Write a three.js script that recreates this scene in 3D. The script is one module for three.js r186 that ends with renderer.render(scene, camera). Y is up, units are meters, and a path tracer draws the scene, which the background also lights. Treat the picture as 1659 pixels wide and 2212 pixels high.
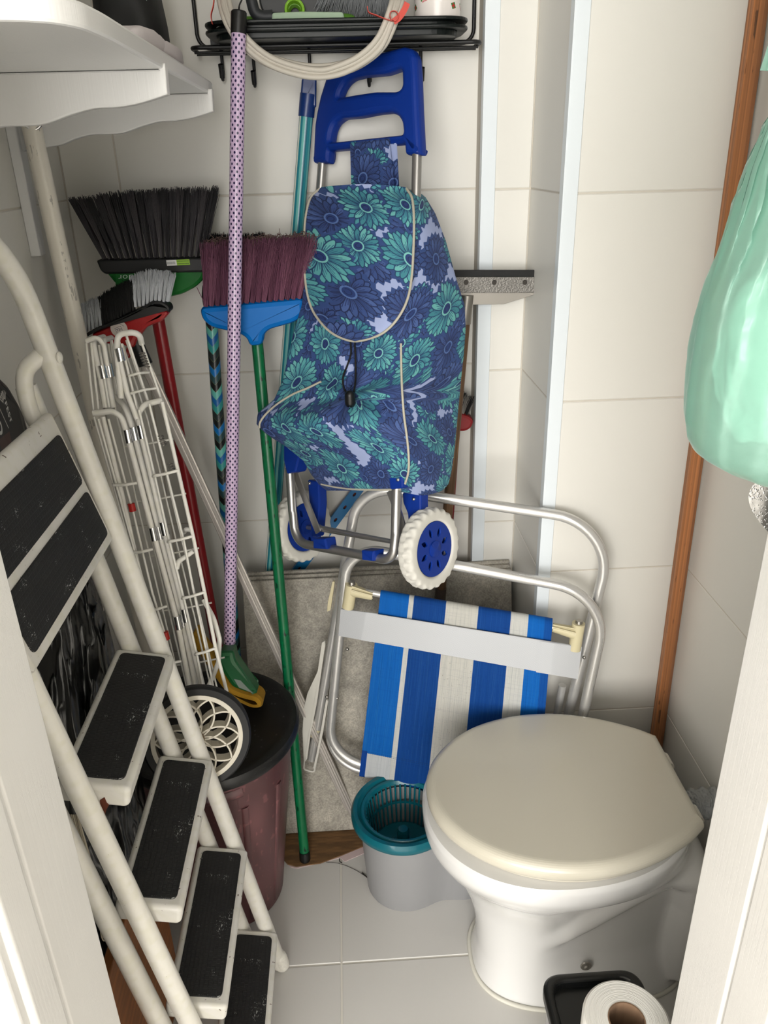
import * as THREE from 'three';
import { RectAreaLightUniformsLib } from 'three/addons/lights/RectAreaLightUniformsLib.js';
import { RoundedBoxGeometry } from 'three/addons/geometries/RoundedBoxGeometry.js';
import { MarchingCubes } from 'three/addons/objects/MarchingCubes.js';
import { mergeGeometries, mergeVertices, toCreasedNormals } from 'three/addons/utils/BufferGeometryUtils.js';

// ---------------------------------------------------------------- camera, light, exposure
const W = 1659, H = 2212, F = 1696, EYE = new THREE.Vector3(0, 1.385, 0);
const YAW = 0.0431, PITCH = 0.4258, ROLL = -0.027;
const scene = new THREE.Scene();
const camera = new THREE.PerspectiveCamera(2 * Math.atan(H / 2 / F) * 180 / Math.PI, W / H, 0.02, 40);
const fwd = new THREE.Vector3(Math.sin(YAW) * Math.cos(PITCH), -Math.sin(PITCH), -Math.cos(YAW) * Math.cos(PITCH));
const rt0 = new THREE.Vector3(Math.cos(YAW), 0, Math.sin(YAW)), up0 = rt0.clone().cross(fwd);
const right = rt0.clone().multiplyScalar(Math.cos(ROLL)).addScaledVector(up0, Math.sin(ROLL));
const up = up0.clone().multiplyScalar(Math.cos(ROLL)).addScaledVector(rt0, -Math.sin(ROLL));
camera.position.copy(EYE);
camera.quaternion.setFromRotationMatrix(new THREE.Matrix4().makeBasis(right, up, fwd.clone().negate()));
scene.background = new THREE.Color(0.9, 0.95, 1.0);
const renderer = new THREE.WebGLRenderer({ antialias: true });
renderer.toneMapping = THREE.LinearToneMapping;
renderer.toneMappingExposure = 1.0;
renderer.shadowMap.enabled = true;
RectAreaLightUniformsLib.init();
// daylight: a wide frosted window in the service area behind the doorway, left of the camera
const WIN = { x0: -2.0, x1: 0.3, y0: 0.6, y1: 2.25, z: 2.78 };
const daylight = new THREE.RectAreaLight(new THREE.Color(1.0, 0.99, 0.972), 11.5, WIN.x1 - WIN.x0, WIN.y1 - WIN.y0);
daylight.position.set((WIN.x0 + WIN.x1) / 2, (WIN.y0 + WIN.y1) / 2, WIN.z - 0.02);
daylight.lookAt((WIN.x0 + WIN.x1) / 2, (WIN.y0 + WIN.y1) / 2, -2);
scene.add(daylight);

// ---------------------------------------------------------------- helpers
let seed = 7;
const rnd = () => { seed = (seed + 0x6d2b79f5) | 0; let t = Math.imul(seed ^ (seed >>> 15), 1 | seed); t = (t + Math.imul(t ^ (t >>> 7), 61 | t)) ^ t; return ((t ^ (t >>> 14)) >>> 0) / 4294967296; };
const rr = (a, b) => a + (b - a) * rnd();
const V = (x, y, z) => new THREE.Vector3(x, y, z);
const lerp = (a, b, t) => a + (b - a) * t;
// a measured point of the photograph on the plane z = a + b x + c y (or z = a), on y = h, on x = w
const ray = (px, py) => fwd.clone().addScaledVector(right, (px - W / 2) / F).addScaledVector(up, (H / 2 - py) / F);
function at(px, py, p) {
  const d = ray(px, py); let t;
  if (p.y !== undefined) t = (p.y - EYE.y) / d.y;
  else if (p.x !== undefined) t = p.x / d.x;
  else { const [a, b = 0, c = 0] = Array.isArray(p) ? p : [p]; t = (a + c * EYE.y) / (d.z - b * d.x - c * d.y); }
  return EYE.clone().addScaledVector(d, t);
}
const ats = (list, p) => list.map(([x, y]) => at(x, y, p));
// a flat frame on the plane z = a + b x + c y: 2-D coordinates of pixels, and a matrix that puts shapes there
function plane(a, b = 0, c = 0) {
  const n = V(-b, -c, 1).normalize(), e1 = V(1, 0, b).normalize(), e2 = n.clone().cross(e1).normalize(), o = V(0, 0, a);
  const M = new THREE.Matrix4().makeBasis(e1, e2, n).setPosition(o);
  return { n, e1, e2, o, M, abc: [a, b, c],
    p: (px, py) => { const q = at(px, py, [a, b, c]).sub(o); return new THREE.Vector2(q.dot(e1), q.dot(e2)); },
    w: (x, y, z = 0) => o.clone().addScaledVector(e1, x).addScaledVector(e2, y).addScaledVector(n, z),
    off: (z) => plane(a + z * Math.hypot(1, b, c), b, c),
    at: (px, py, z = 0) => at(px, py, [a + z * Math.hypot(1, b, c), b, c]) };
}
const bases = new Map(), used = new Map();
function numbered(n) { const k = used.get(n) || 0; used.set(n, k + 1); return k ? n + '_' + String(k).padStart(3, '0') : n; }
function thing(name, label, category, base, group) {
  const o = new THREE.Group(); o.name = numbered(name); o.position.copy(base || V(0, 0, 0)); o.userData = { label, category };
  if (group) o.userData.group = group;
  bases.set(o, o.position.clone()); scene.add(o); return o;
}
function struct(name, base) { const o = new THREE.Group(); o.name = name; o.userData = { kind: 'structure' }; o.position.copy(base || V(0, 0, 0)); bases.set(o, o.position.clone()); scene.add(o); return o; }
const NOUV = {};
function norm(g) {
  g = g.index ? g.toNonIndexed() : g.clone();
  for (const k of Object.keys(g.attributes)) if (!['position', 'normal', 'uv'].includes(k)) g.deleteAttribute(k);
  if (!g.attributes.normal) g.computeVertexNormals();
  if (!g.attributes.uv) g.setAttribute('uv', new THREE.BufferAttribute(new Float32Array(g.attributes.position.count * 2), 2));
  g.morphAttributes = {}; return g;
}
const merge = (list) => mergeGeometries(list.map(norm), false);
// geometry is given in world coordinates and moved to the thing's base
function part(parent, name, geom, mat, label) {
  const g = Array.isArray(geom) ? (geom.length > 1 ? merge(geom) : geom[0]) : geom;
  let base = bases.get(parent);
  const gg = g.clone(); if (base) gg.translate(-base.x, -base.y, -base.z);
  const m = new THREE.Mesh(gg, mat); m.name = name; m.castShadow = m.receiveShadow = true;
  if (label) m.userData.label = label;
  bases.set(m, base); parent.add(m); return m;
}
function solo(name, label, category, geom, mat, group) {
  const g = (Array.isArray(geom) ? merge(geom) : geom.clone()); g.computeBoundingBox();
  const c = g.boundingBox.getCenter(V(0, 0, 0)); c.y = g.boundingBox.min.y; g.translate(-c.x, -c.y, -c.z);
  const m = new THREE.Mesh(g, mat); m.name = numbered(name); m.position.copy(c); m.castShadow = m.receiveShadow = true;
  m.userData = { label, category }; if (group) m.userData.group = group; scene.add(m); return m;
}
const box = (x0, x1, y0, y1, z0, z1, r = 0) => { const w = x1 - x0, h = y1 - y0, d = z1 - z0; const g = r ? new RoundedBoxGeometry(w, h, d, 2, Math.min(r, w / 2.01, h / 2.01, d / 2.01)) : new THREE.BoxGeometry(w, h, d); return g.translate((x0 + x1) / 2, (y0 + y1) / 2, (z0 + z1) / 2); };
// rounded corners on a polyline
function fillet(pts, R, n = 6) {
  const out = [pts[0].clone()];
  for (let i = 1; i < pts.length - 1; i++) {
    const a = pts[i - 1].clone().sub(pts[i]), b = pts[i + 1].clone().sub(pts[i]), la = a.length(), lb = b.length(); a.normalize(); b.normalize();
    const ang = a.angleTo(b), d = Math.min((Array.isArray(R) ? R[i] : R) / Math.tan(ang / 2), la * 0.49, lb * 0.49);
    if (!(d > 1e-5)) { out.push(pts[i].clone()); continue; }
    const r = d * Math.tan(ang / 2), c = pts[i].clone().addScaledVector(a.clone().add(b).normalize(), r / Math.sin(ang / 2));
    const p0 = pts[i].clone().addScaledVector(a, d).sub(c), p1 = pts[i].clone().addScaledVector(b, d).sub(c), th = p0.angleTo(p1);
    for (let k = 0; k <= n; k++) { const t = k / n, s = Math.sin(th) || 1; out.push(c.clone().addScaledVector(p0, Math.sin((1 - t) * th) / s).addScaledVector(p1, Math.sin(t * th) / s)); }
  }
  out.push(pts[pts.length - 1].clone()); return out;
}
const curve = (pts, n = 24, closed = false) => new THREE.CatmullRomCurve3(pts, closed, 'centripetal').getPoints(n);
// a profile swept along points: round of radius r (number or function of 0..1), or any profile [[x, y], ...]
function sweep(pts, r, { sides = 10, closed = false, caps = true, profile, upv, domes = false } = {}) {
  const n = pts.length, T = [], N = [], B = [];
  for (let i = 0; i < n; i++) { const a = pts[closed ? (i - 1 + n) % n : Math.max(0, i - 1)], b = pts[closed ? (i + 1) % n : Math.min(n - 1, i + 1)]; T.push(b.clone().sub(a).normalize()); }
  let nn = upv ? upv.clone() : (Math.abs(T[0].y) < 0.9 ? V(0, 1, 0) : V(0, 0, 1));
  for (let i = 0; i < n; i++) { if (upv) nn = upv.clone(); nn.addScaledVector(T[i], -nn.dot(T[i])).normalize(); N.push(nn.clone()); B.push(T[i].clone().cross(nn)); }
  const prof = profile || Array.from({ length: sides }, (_, k) => [Math.cos(k / sides * Math.PI * 2), Math.sin(k / sides * Math.PI * 2)]), m = prof.length;
  let per = 0; const us = [0]; const R0 = typeof r === 'function' ? r(0.5) : r;
  for (let k = 0; k < m; k++) { const a = prof[k], b = prof[(k + 1) % m]; per += Math.hypot(a[0] - b[0], a[1] - b[1]) * R0; us.push(per); }
  const pos = [], uv = [], idx = []; let len = 0; const rings = closed ? n + 1 : n;
  for (let i = 0; i < rings; i++) {
    const j = i % n; if (i) len += pts[j].distanceTo(pts[(i - 1) % n]);
    const R = typeof r === 'function' ? r(i / (rings - 1)) : r;
    for (let k = 0; k <= m; k++) { const q = prof[k % m]; const p = pts[j].clone().addScaledVector(B[j], q[0] * R).addScaledVector(N[j], q[1] * R); pos.push(p.x, p.y, p.z); uv.push(us[k], len); }
  }
  for (let i = 0; i < rings - 1; i++) for (let k = 0; k < m; k++) { const a = i * (m + 1) + k, b = a + 1, c = a + m + 1, d = c + 1; idx.push(a, c, b, b, c, d); }
  const sharp = !!profile;
  let g = new THREE.BufferGeometry(); g.setAttribute('position', new THREE.Float32BufferAttribute(pos, 3)); g.setAttribute('uv', new THREE.Float32BufferAttribute(uv, 2)); g.setIndex(idx);
  // outward orientation follows from profile order; seam normals are joined below
  g.computeVertexNormals();
  const nr = g.attributes.normal; for (let i = 0; i < rings; i++) { const a = i * (m + 1), b = a + m, s = V(nr.getX(a) + nr.getX(b), nr.getY(a) + nr.getY(b), nr.getZ(a) + nr.getZ(b)).normalize(); nr.setXYZ(a, s.x, s.y, s.z); nr.setXYZ(b, s.x, s.y, s.z); }
  if (sharp) g = toCreasedNormals(g, 0.6);
  if (caps && !closed) {
    const list = [norm(g)];
    for (const [j, sg] of [[0, 1], [n - 1, -1]]) {
      const R = typeof r === 'function' ? r(j ? 1 : 0) : r, tri = [], sh = THREE.ShapeUtils.triangulateShape(prof.map((q) => new THREE.Vector2(q[0], q[1])), []);
      const pt = (k) => pts[j].clone().addScaledVector(B[j], prof[k][0] * R).addScaledVector(N[j], prof[k][1] * R);
      for (const f of sh) { const o = sg > 0 ? [f[0], f[1], f[2]] : [f[2], f[1], f[0]]; for (const k of o) { const p = pt(k); tri.push(p.x, p.y, p.z); } }
      const c = new THREE.BufferGeometry(); c.setAttribute('position', new THREE.Float32BufferAttribute(tri, 3)); c.computeVertexNormals(); list.push(norm(c));
    }
    g = mergeGeometries(list);
  }
  return g;
}
const rod = (a, b, r, o = {}) => sweep([a, b], r, o);
const lathe = (prof, seg = 40, c = V(0, 0, 0)) => toCreasedNormals(new THREE.LatheGeometry(prof.map(([x, y]) => new THREE.Vector2(Math.max(x, 1e-4), y)), seg).translate(c.x, c.y, c.z), 0.75);
// shape from 2-D points, rounded by radius R where asked
function shape2(pts, R = 0) {
  if (!R) return new THREE.Shape(pts.map(([x, y]) => new THREE.Vector2(x, y)));
  const s = new THREE.Shape(), n = pts.length;
  for (let i = 0; i < n; i++) {
    const p = pts[i], a = pts[(i - 1 + n) % n], b = pts[(i + 1) % n], la = Math.hypot(a[0] - p[0], a[1] - p[1]), lb = Math.hypot(b[0] - p[0], b[1] - p[1]), r = Math.min(R, la * 0.49, lb * 0.49);
    const p0 = [p[0] + (a[0] - p[0]) * r / la, p[1] + (a[1] - p[1]) * r / la], p1 = [p[0] + (b[0] - p[0]) * r / lb, p[1] + (b[1] - p[1]) * r / lb];
    if (i) s.lineTo(...p0); else s.moveTo(...p0); s.quadraticCurveTo(p[0], p[1], ...p1);
  }
  s.closePath(); return s;
}
const spline2 = (pts, n = 60) => { const c = new THREE.CatmullRomCurve3(pts.map(([x, y]) => V(x, y, 0)), true, 'centripetal'); return c.getPoints(n).slice(0, -1).map((p) => [p.x, p.y]); };
function extrude(shape, depth, bevel = 0, seg = 12, bs = 2) {
  const pt = shape.extractPoints(seg); if (THREE.ShapeUtils.isClockWise(pt.shape)) { const q = new THREE.Shape(pt.shape.slice().reverse()); q.holes = pt.holes.map((h) => new THREE.Path(h)); shape = q; }
  return new THREE.ExtrudeGeometry(shape, { depth: depth - 2 * bevel, bevelEnabled: bevel > 0, bevelThickness: bevel, bevelSize: bevel, bevelOffset: -bevel, bevelSegments: bs, curveSegments: seg }).translate(0, 0, bevel);
}
const onPlane = (g, f, z = 0) => g.translate(0, 0, z).applyMatrix4(f.M);
// a grid of points [row][col] as a surface, with uv in metres (arc lengths) unless given
function grid(rows, { closed = false, uvf, thick = 0 } = {}) {
  const n = rows.length, m = rows[0].length, pos = [], uv = [], idx = [];
  for (let i = 0; i < n; i++) { let u = 0; for (let j = 0; j < m; j++) { const p = rows[i][j]; if (j) u += p.distanceTo(rows[i][j - 1]); pos.push(p.x, p.y, p.z); const q = uvf ? uvf(i, j, p) : [u, p.y]; uv.push(q[0], q[1]); } }
  for (let i = 0; i < n - 1; i++) for (let j = 0; j < m - 1; j++) { const a = i * m + j, b = a + 1, c = a + m, d = c + 1; idx.push(a, c, b, b, c, d); }
  const g = new THREE.BufferGeometry(); g.setAttribute('position', new THREE.Float32BufferAttribute(pos, 3)); g.setAttribute('uv', new THREE.Float32BufferAttribute(uv, 2)); g.setIndex(idx); g.computeVertexNormals();
  if (closed) { const nr = g.attributes.normal; for (let i = 0; i < n; i++) { const a = i * m, b = a + m - 1, s = V(nr.getX(a) + nr.getX(b), nr.getY(a) + nr.getY(b), nr.getZ(a) + nr.getZ(b)).normalize(); nr.setXYZ(a, s.x, s.y, s.z); nr.setXYZ(b, s.x, s.y, s.z); } }
  return g;
}
// smooth value noise
const hash = (x, y, z) => { let h = Math.imul(x, 374761393) + Math.imul(y, 668265263) + Math.imul(z, 2147483647 - 1274126177) | 0; h = Math.imul(h ^ (h >>> 13), 1274126177); return ((h ^ (h >>> 16)) >>> 0) / 4294967296; };
function noise(x, y, z = 0) {
  const X = Math.floor(x), Y = Math.floor(y), Z = Math.floor(z), f = (t) => t * t * (3 - 2 * t), u = f(x - X), v = f(y - Y), w = f(z - Z);
  const c = (i, j, k) => hash(X + i, Y + j, Z + k);
  return lerp(lerp(lerp(c(0, 0, 0), c(1, 0, 0), u), lerp(c(0, 1, 0), c(1, 1, 0), u), v), lerp(lerp(c(0, 0, 1), c(1, 0, 1), u), lerp(c(0, 1, 1), c(1, 1, 1), u), v), w);
}
const fbm = (x, y, z = 0, o = 4) => { let s = 0, a = 0.5; for (let i = 0; i < o; i++) { s += a * noise(x, y, z + i * 7.1); x *= 2.03; y *= 2.03; z *= 2.03; a *= 0.5; } return s; };
// textures
function canvasTex(w, h, draw, { srgb = true, sx = 1, sy = 1 } = {}) {
  const c = document.createElement('canvas'); c.width = w; c.height = h; const x = c.getContext('2d'); draw(x, w, h);
  const t = new THREE.CanvasTexture(c); if (srgb) t.colorSpace = THREE.SRGBColorSpace; t.wrapS = t.wrapT = THREE.RepeatWrapping; t.magFilter = THREE.LinearFilter; t.repeat.set(1 / sx, 1 / sy); return t;
}
function dataTex(w, h, fn, { srgb = false, sx = 1, sy = 1 } = {}) {
  const d = new Uint8Array(w * h * 4);
  for (let y = 0; y < h; y++) for (let x = 0; x < w; x++) { const v = fn(x, y), i = (y * w + x) * 4, a = Array.isArray(v) ? v : [v, v, v]; d[i] = a[0]; d[i + 1] = a[1]; d[i + 2] = a[2]; d[i + 3] = 255; }
  const t = new THREE.DataTexture(d, w, h); if (srgb) t.colorSpace = THREE.SRGBColorSpace; t.wrapS = t.wrapT = THREE.RepeatWrapping; t.magFilter = THREE.LinearFilter; t.minFilter = THREE.LinearMipmapLinearFilter; t.repeat.set(1 / sx, 1 / sy); t.needsUpdate = true; return t;
}
// noise that repeats over n cells
const tnoise = (x, y, n, z = 0) => { const f = (t) => t * t * (3 - 2 * t), X = Math.floor(x), Y = Math.floor(y), u = f(x - X), v = f(y - Y), c = (i, j) => hash(((X + i) % n + n) % n, ((Y + j) % n + n) % n, z); return lerp(lerp(c(0, 0), c(1, 0), u), lerp(c(0, 1), c(1, 1), u), v); };
const mat = (color, rough = 0.5, o = {}) => new THREE.MeshStandardMaterial({ color, roughness: rough, ...o });
const phys = (color, rough = 0.5, o = {}) => new THREE.MeshPhysicalMaterial({ color, roughness: rough, ...o });
const vec2s = (f, list) => list.map(([x, y]) => { const q = f.p(x, y); return [q.x, q.y]; });
// ---------------------------------------------------------------- shared materials
const peel = dataTex(256, 256, (x, y) => 128 + 60 * (tnoise(x / 8, y / 8, 32) - 0.5) + 60 * (tnoise(x / 32, y / 32, 8, 3) - 0.5), { sx: 0.2, sy: 0.2 });
const tileMats = [[0.765, 0.745, 0.69], [0.775, 0.754, 0.698], [0.755, 0.737, 0.684]].map((c) => phys(new THREE.Color().setRGB(...c), 0.42, { specularIntensity: 0.6, bumpMap: peel, bumpScale: 0.0002 }));
const groutMat = mat(new THREE.Color().setRGB(0.62, 0.575, 0.5), 0.95);
const floorMats = [[0.64, 0.625, 0.595], [0.65, 0.634, 0.602], [0.63, 0.616, 0.587]].map((c) => phys(new THREE.Color().setRGB(...c), 0.36, { bumpMap: peel, bumpScale: 0.0003 }));
const floorGrout = mat(new THREE.Color().setRGB(0.7, 0.67, 0.6), 0.95);
const plaster = mat(new THREE.Color().setRGB(0.82, 0.8, 0.76), 0.9);
const brushTex = dataTex(256, 256, (x, y) => 128 + 90 * (tnoise(x / 2, y / 32, 128) - 0.5) + 40 * (tnoise(x / 16, y / 64, 16, 5) - 0.5), { sx: 0.12, sy: 0.5 });
const paint = phys(new THREE.Color().setRGB(0.8, 0.785, 0.755), 0.35, { bumpMap: brushTex, bumpScale: 0.00022 });
const pvc = mat(new THREE.Color().setRGB(0.76, 0.81, 0.84), 0.35);
const chrome = mat(new THREE.Color().setRGB(0.7, 0.7, 0.7), 0.18, { metalness: 1 });
const blackPlastic = mat(0x0d0d0e, 0.4);
const screwMat = mat(new THREE.Color().setRGB(0.45, 0.43, 0.4), 0.35, { metalness: 1 });

// ---------------------------------------------------------------- the room
const PX = 0.3305, WL = -0.497, WR = 0.622, ZB = -1.573, ZM = -1.512, ZC = -1.2815, X1 = 0.2576, X2 = 0.345, ZD = -0.555, TOP = 2.45, OX0 = -2.3, OX1 = 1.3, OZ = 2.8;
const rows = Array.from({ length: 8 }, (_, i) => [i * PX + 0.003, Math.min(TOP, (i + 1) * PX + 0.003)]); rows[0][0] = 0;
const plates = new Map();
function plate(w, h, t = 0.008, c = 0.0012) {
  const k = [w.toFixed(4), h.toFixed(4), t].join(); if (plates.has(k)) return plates.get(k);
  const P = [[0, 0, 0], [w, 0, 0], [w, h, 0], [0, h, 0], [0, 0, t - c], [w, 0, t - c], [w, h, t - c], [0, h, t - c], [c, c, t], [w - c, c, t], [w - c, h - c, t], [c, h - c, t]];
  const q = [[8, 9, 10, 11]]; for (let i = 0; i < 4; i++) { const j = (i + 1) % 4; q.push([i, j, 4 + j, 4 + i], [4 + i, 4 + j, 8 + j, 8 + i]); }
  const pos = [], uv = []; for (const f of q) for (const i of [0, 1, 2, 0, 2, 3]) { pos.push(...P[f[i]]); uv.push(P[f[i]][0], P[f[i]][1]); }
  const g = new THREE.BufferGeometry(); g.setAttribute('position', new THREE.Float32BufferAttribute(pos, 3)); g.setAttribute('uv', new THREE.Float32BufferAttribute(uv, 2)); g.computeVertexNormals();
  plates.set(k, g); return g;
}
let tileCount = 0;
function tiling(root, o, u, v, n, us, vs, mats, gap = 0.0026, name = 'tile', t = 0.008) {
  const q = new THREE.Quaternion().setFromRotationMatrix(new THREE.Matrix4().makeBasis(u, v, n)), b = root.position;
  for (const [a0, a1] of us) for (const [b0, b1] of vs) {
    const m = new THREE.Mesh(plate(a1 - a0 - gap, b1 - b0 - gap, t), mats[(tileCount * 7 + (tileCount >> 1)) % mats.length]); tileCount++;
    m.name = name; m.quaternion.copy(q); m.position.copy(o).addScaledVector(u, a0 + gap / 2).addScaledVector(v, b0 + gap / 2).addScaledVector(n, -t).sub(b); m.castShadow = m.receiveShadow = true; root.add(m);
  }
}
const G = 0.0012, XA = V(1, 0, 0), YA = V(0, 1, 0), ZA = V(0, 0, 1), XN = V(-1, 0, 0), ZN = V(0, 0, -1);
{
  const w = struct('wall_back');
  part(w, 'grout', [box(WL - 0.15, X1 - G, 0, TOP, ZB - 0.15, ZB - G), box(X1 - G - 0.001, X2 + 0.2, 0, TOP, ZB - 0.15, ZM - G)], groutMat);
  tiling(w, V(WL, 0, ZB), XA, YA, ZA, [[0, 0.099], [0.099, X1 - WL]], rows, tileMats);
  tiling(w, V(X1, 0, ZB), ZA, YA, XN, [[0, ZM - ZB]], rows, tileMats);
  tiling(w, V(X1, 0, ZM), XA, YA, ZA, [[0, X2 - X1]], rows, tileMats);
  const c = struct('wall_column');
  part(c, 'grout', box(X2 + G, WR + 0.15, 0, TOP, ZB - 0.15, ZC - G), groutMat);
  tiling(c, V(X2, 0, ZM), ZA, YA, XN, [[0, ZC - ZM]], rows, tileMats);
  tiling(c, V(X2, 0, ZC), XA, YA, ZA, [[0, WR - X2]], rows, tileMats);
  const l = struct('wall_left');
  part(l, 'grout', box(WL - 0.15, WL - G, 0, TOP, ZB, ZD - 0.002), groutMat);
  tiling(l, V(WL, 0, ZD), ZN, YA, XA, [[0, ZD - ZB - 0.66], [ZD - ZB - 0.66, ZD - ZB]], rows, tileMats);
  const r = struct('wall_right');
  part(r, 'grout', box(WR + G, WR + 0.15, 0, TOP, ZC, ZD - 0.002), groutMat);
  tiling(r, V(WR, 0, ZC), ZA, YA, XN, [[0, 0.66], [0.66, ZD - ZC]], rows, tileMats);
  const f = struct('floor');
  part(f, 'grout', box(OX0 - 0.1, OX1 + 0.1, -0.12, -G, ZB - 0.1, OZ + 0.12), floorGrout);
  const xs = [], zs = []; for (let i = -6; i < 4; i++) { const a = Math.max(OX0, -0.06 + i * 0.45), b = Math.min(OX1, -0.06 + (i + 1) * 0.45); if (b - a > 0.02) xs.push([a, b]); }
  for (let i = -2; i < 10; i++) { const a = Math.max(-OZ, 1.002 - i * 0.45 - 0.45), b = Math.min(-ZB, 1.002 - i * 0.45); if (b - a > 0.02) zs.push([a, b]); }
  tiling(f, V(0, 0, 0), XA, ZN, YA, xs, zs, floorMats, 0.0034, 'floor_tile');
  const ce = struct('ceiling'); part(ce, 'slab', box(OX0 - 0.1, OX1 + 0.1, TOP, TOP + 0.12, ZB - 0.15, OZ + 0.12), plaster);
  // wall with the doorway, seen from the service area
  const d = struct('wall_front');
  part(d, 'masonry', [box(OX0, -0.3, 0, TOP, ZD, -0.42), box(0.36, OX1, 0, TOP, ZD, -0.42), box(-0.3, 0.36, 2.1, TOP, ZD, -0.42)], plaster);
  // service area behind the camera, with its window
  const s = struct('wall_service_area');
  part(s, 'masonry', [box(OX0 - 0.1, OX0, 0, TOP, ZD, OZ + 0.12), box(OX1, OX1 + 0.1, 0, TOP, ZD, OZ + 0.12), box(OX0, WIN.x0, 0, TOP, OZ, OZ + 0.12), box(WIN.x1, OX1, 0, TOP, OZ, OZ + 0.12), box(WIN.x0, WIN.x1, 0, WIN.y0, OZ, OZ + 0.12), box(WIN.x0, WIN.x1, WIN.y1, TOP, OZ, OZ + 0.12)], plaster);
  const wi = struct('window_1');
  part(wi, 'pane', box(WIN.x0, WIN.x1, WIN.y0, WIN.y1, OZ + 0.03, OZ + 0.036), mat(0xffffff, 0.6, { emissive: 0xfff6e8, emissiveIntensity: 0.8 }));
  const xm = (WIN.x0 + WIN.x1) / 2;
  part(wi, 'window_frame', [box(WIN.x0, WIN.x1, WIN.y0, WIN.y0 + 0.04, OZ + 0.01, OZ + 0.06), box(WIN.x0, WIN.x1, WIN.y1 - 0.04, WIN.y1, OZ + 0.01, OZ + 0.06), box(WIN.x0, WIN.x0 + 0.04, WIN.y0, WIN.y1, OZ + 0.01, OZ + 0.06), box(WIN.x1 - 0.04, WIN.x1, WIN.y0, WIN.y1, OZ + 0.01, OZ + 0.06), box(xm - 0.025, xm + 0.025, WIN.y0, WIN.y1, OZ + 0.01, OZ + 0.06)], paint);
  // painted doorway
  const dr = struct('door_1', V(0.03, 0, -0.49));
  const Y = 2.06;
  part(dr, 'jamb', [box(-0.3, -0.272, 0, Y, ZD, -0.467, 0.003), box(-0.3, -0.274, 0, Y, -0.469, -0.455)], paint);
  part(dr, 'door_stop', box(-0.302, -0.267, 0, Y, -0.457, -0.412, 0.006), paint);
  part(dr, 'architrave', [box(-0.365, -0.272, 0, Y + 0.06, -0.42, -0.4, 0.006), box(-0.355, -0.29, 0, Y + 0.05, -0.402, -0.392, 0.004)], paint);
  part(dr, 'jamb', [box(0.333, 0.36, 0, Y, ZD, -0.474, 0.0035), box(0.336, 0.36, 0, Y, -0.476, -0.47)], paint);
  part(dr, 'door_stop', box(0.3335, 0.362, 0, Y, -0.4715, -0.412, 0.004), paint);
  part(dr, 'architrave', box(0.336, 0.425, 0, Y + 0.06, -0.42, -0.4, 0.006), paint);
  part(dr, 'lintel', [box(-0.3, 0.36, Y, 2.1, ZD, -0.42, 0.004), box(-0.365, 0.425, Y, Y + 0.06, -0.42, -0.4, 0.006)], paint);
  // edge profiles on the two outside corners
  const strip = (n, x, z, w) => { const t = struct(n, V(x, 0, z)); part(t, 'profile', [box(x - 0.0015, x + w, 0, TOP, z - 0.001, z + 0.003, 0.001), box(x - 0.003, x - 0.0004, 0, TOP, z - 0.018, z + 0.003, 0.001)], pvc); };
  strip('trim_1', X1, ZM, 0.0225); strip('trim_2', X2, ZC, 0.0205);
}
// strike plate of the door latch on the jamb's edge
{
  const t = thing('latch_plate', 'pitted silver metal latch plate on the edge of the white door jamb at right', 'latch', V(0.333, 1.098, -0.55));
  const pit = dataTex(256, 256, (x, y) => { const a = tnoise(x / 4, y / 4, 64) * tnoise(x / 9, y / 9, 28, 2); return a > 0.42 ? 60 : 150 + 40 * tnoise(x / 20, y / 20, 13, 4); }, { sx: 0.05, sy: 0.05 });
  const m = mat(new THREE.Color().setRGB(0.66, 0.66, 0.66), 0.32, { metalness: 1, bumpMap: pit, bumpScale: 0.0012 });
  const R = []; for (let i = 0; i <= 16; i++) { const v = i / 16, y = 1.098 + 0.06 * v, row = [], e = Math.pow(Math.sin(Math.PI * Math.min(Math.max(v, 0.04), 0.96)), 0.45); for (let j = 0; j <= 14; j++) { const u = j / 14 * e; const z = -0.5 - 0.055 * Math.min(u / 0.6, 1) - 0.014 * Math.max(0, (u - 0.6) / 0.4), x = 0.3318 - 0.011 * Math.pow(Math.max(0, (u - 0.5) / 0.5), 1.4); row.push(V(x, y, z)); } R.push(row); }
  const back = R.map((r) => r.map((p) => p.clone().add(V(0.0015, 0, -0.001))));
  part(t, 'lip', [grid(R), grid(back)], m);
  part(t, 'screw', lathe([[0, 0.0016], [0.002, 0.0014], [0.0034, 0.0006], [0.0036, 0]], 16).rotateZ(Math.PI / 2).translate(0.3312, 1.118, -0.52), screwMat);
}
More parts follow.
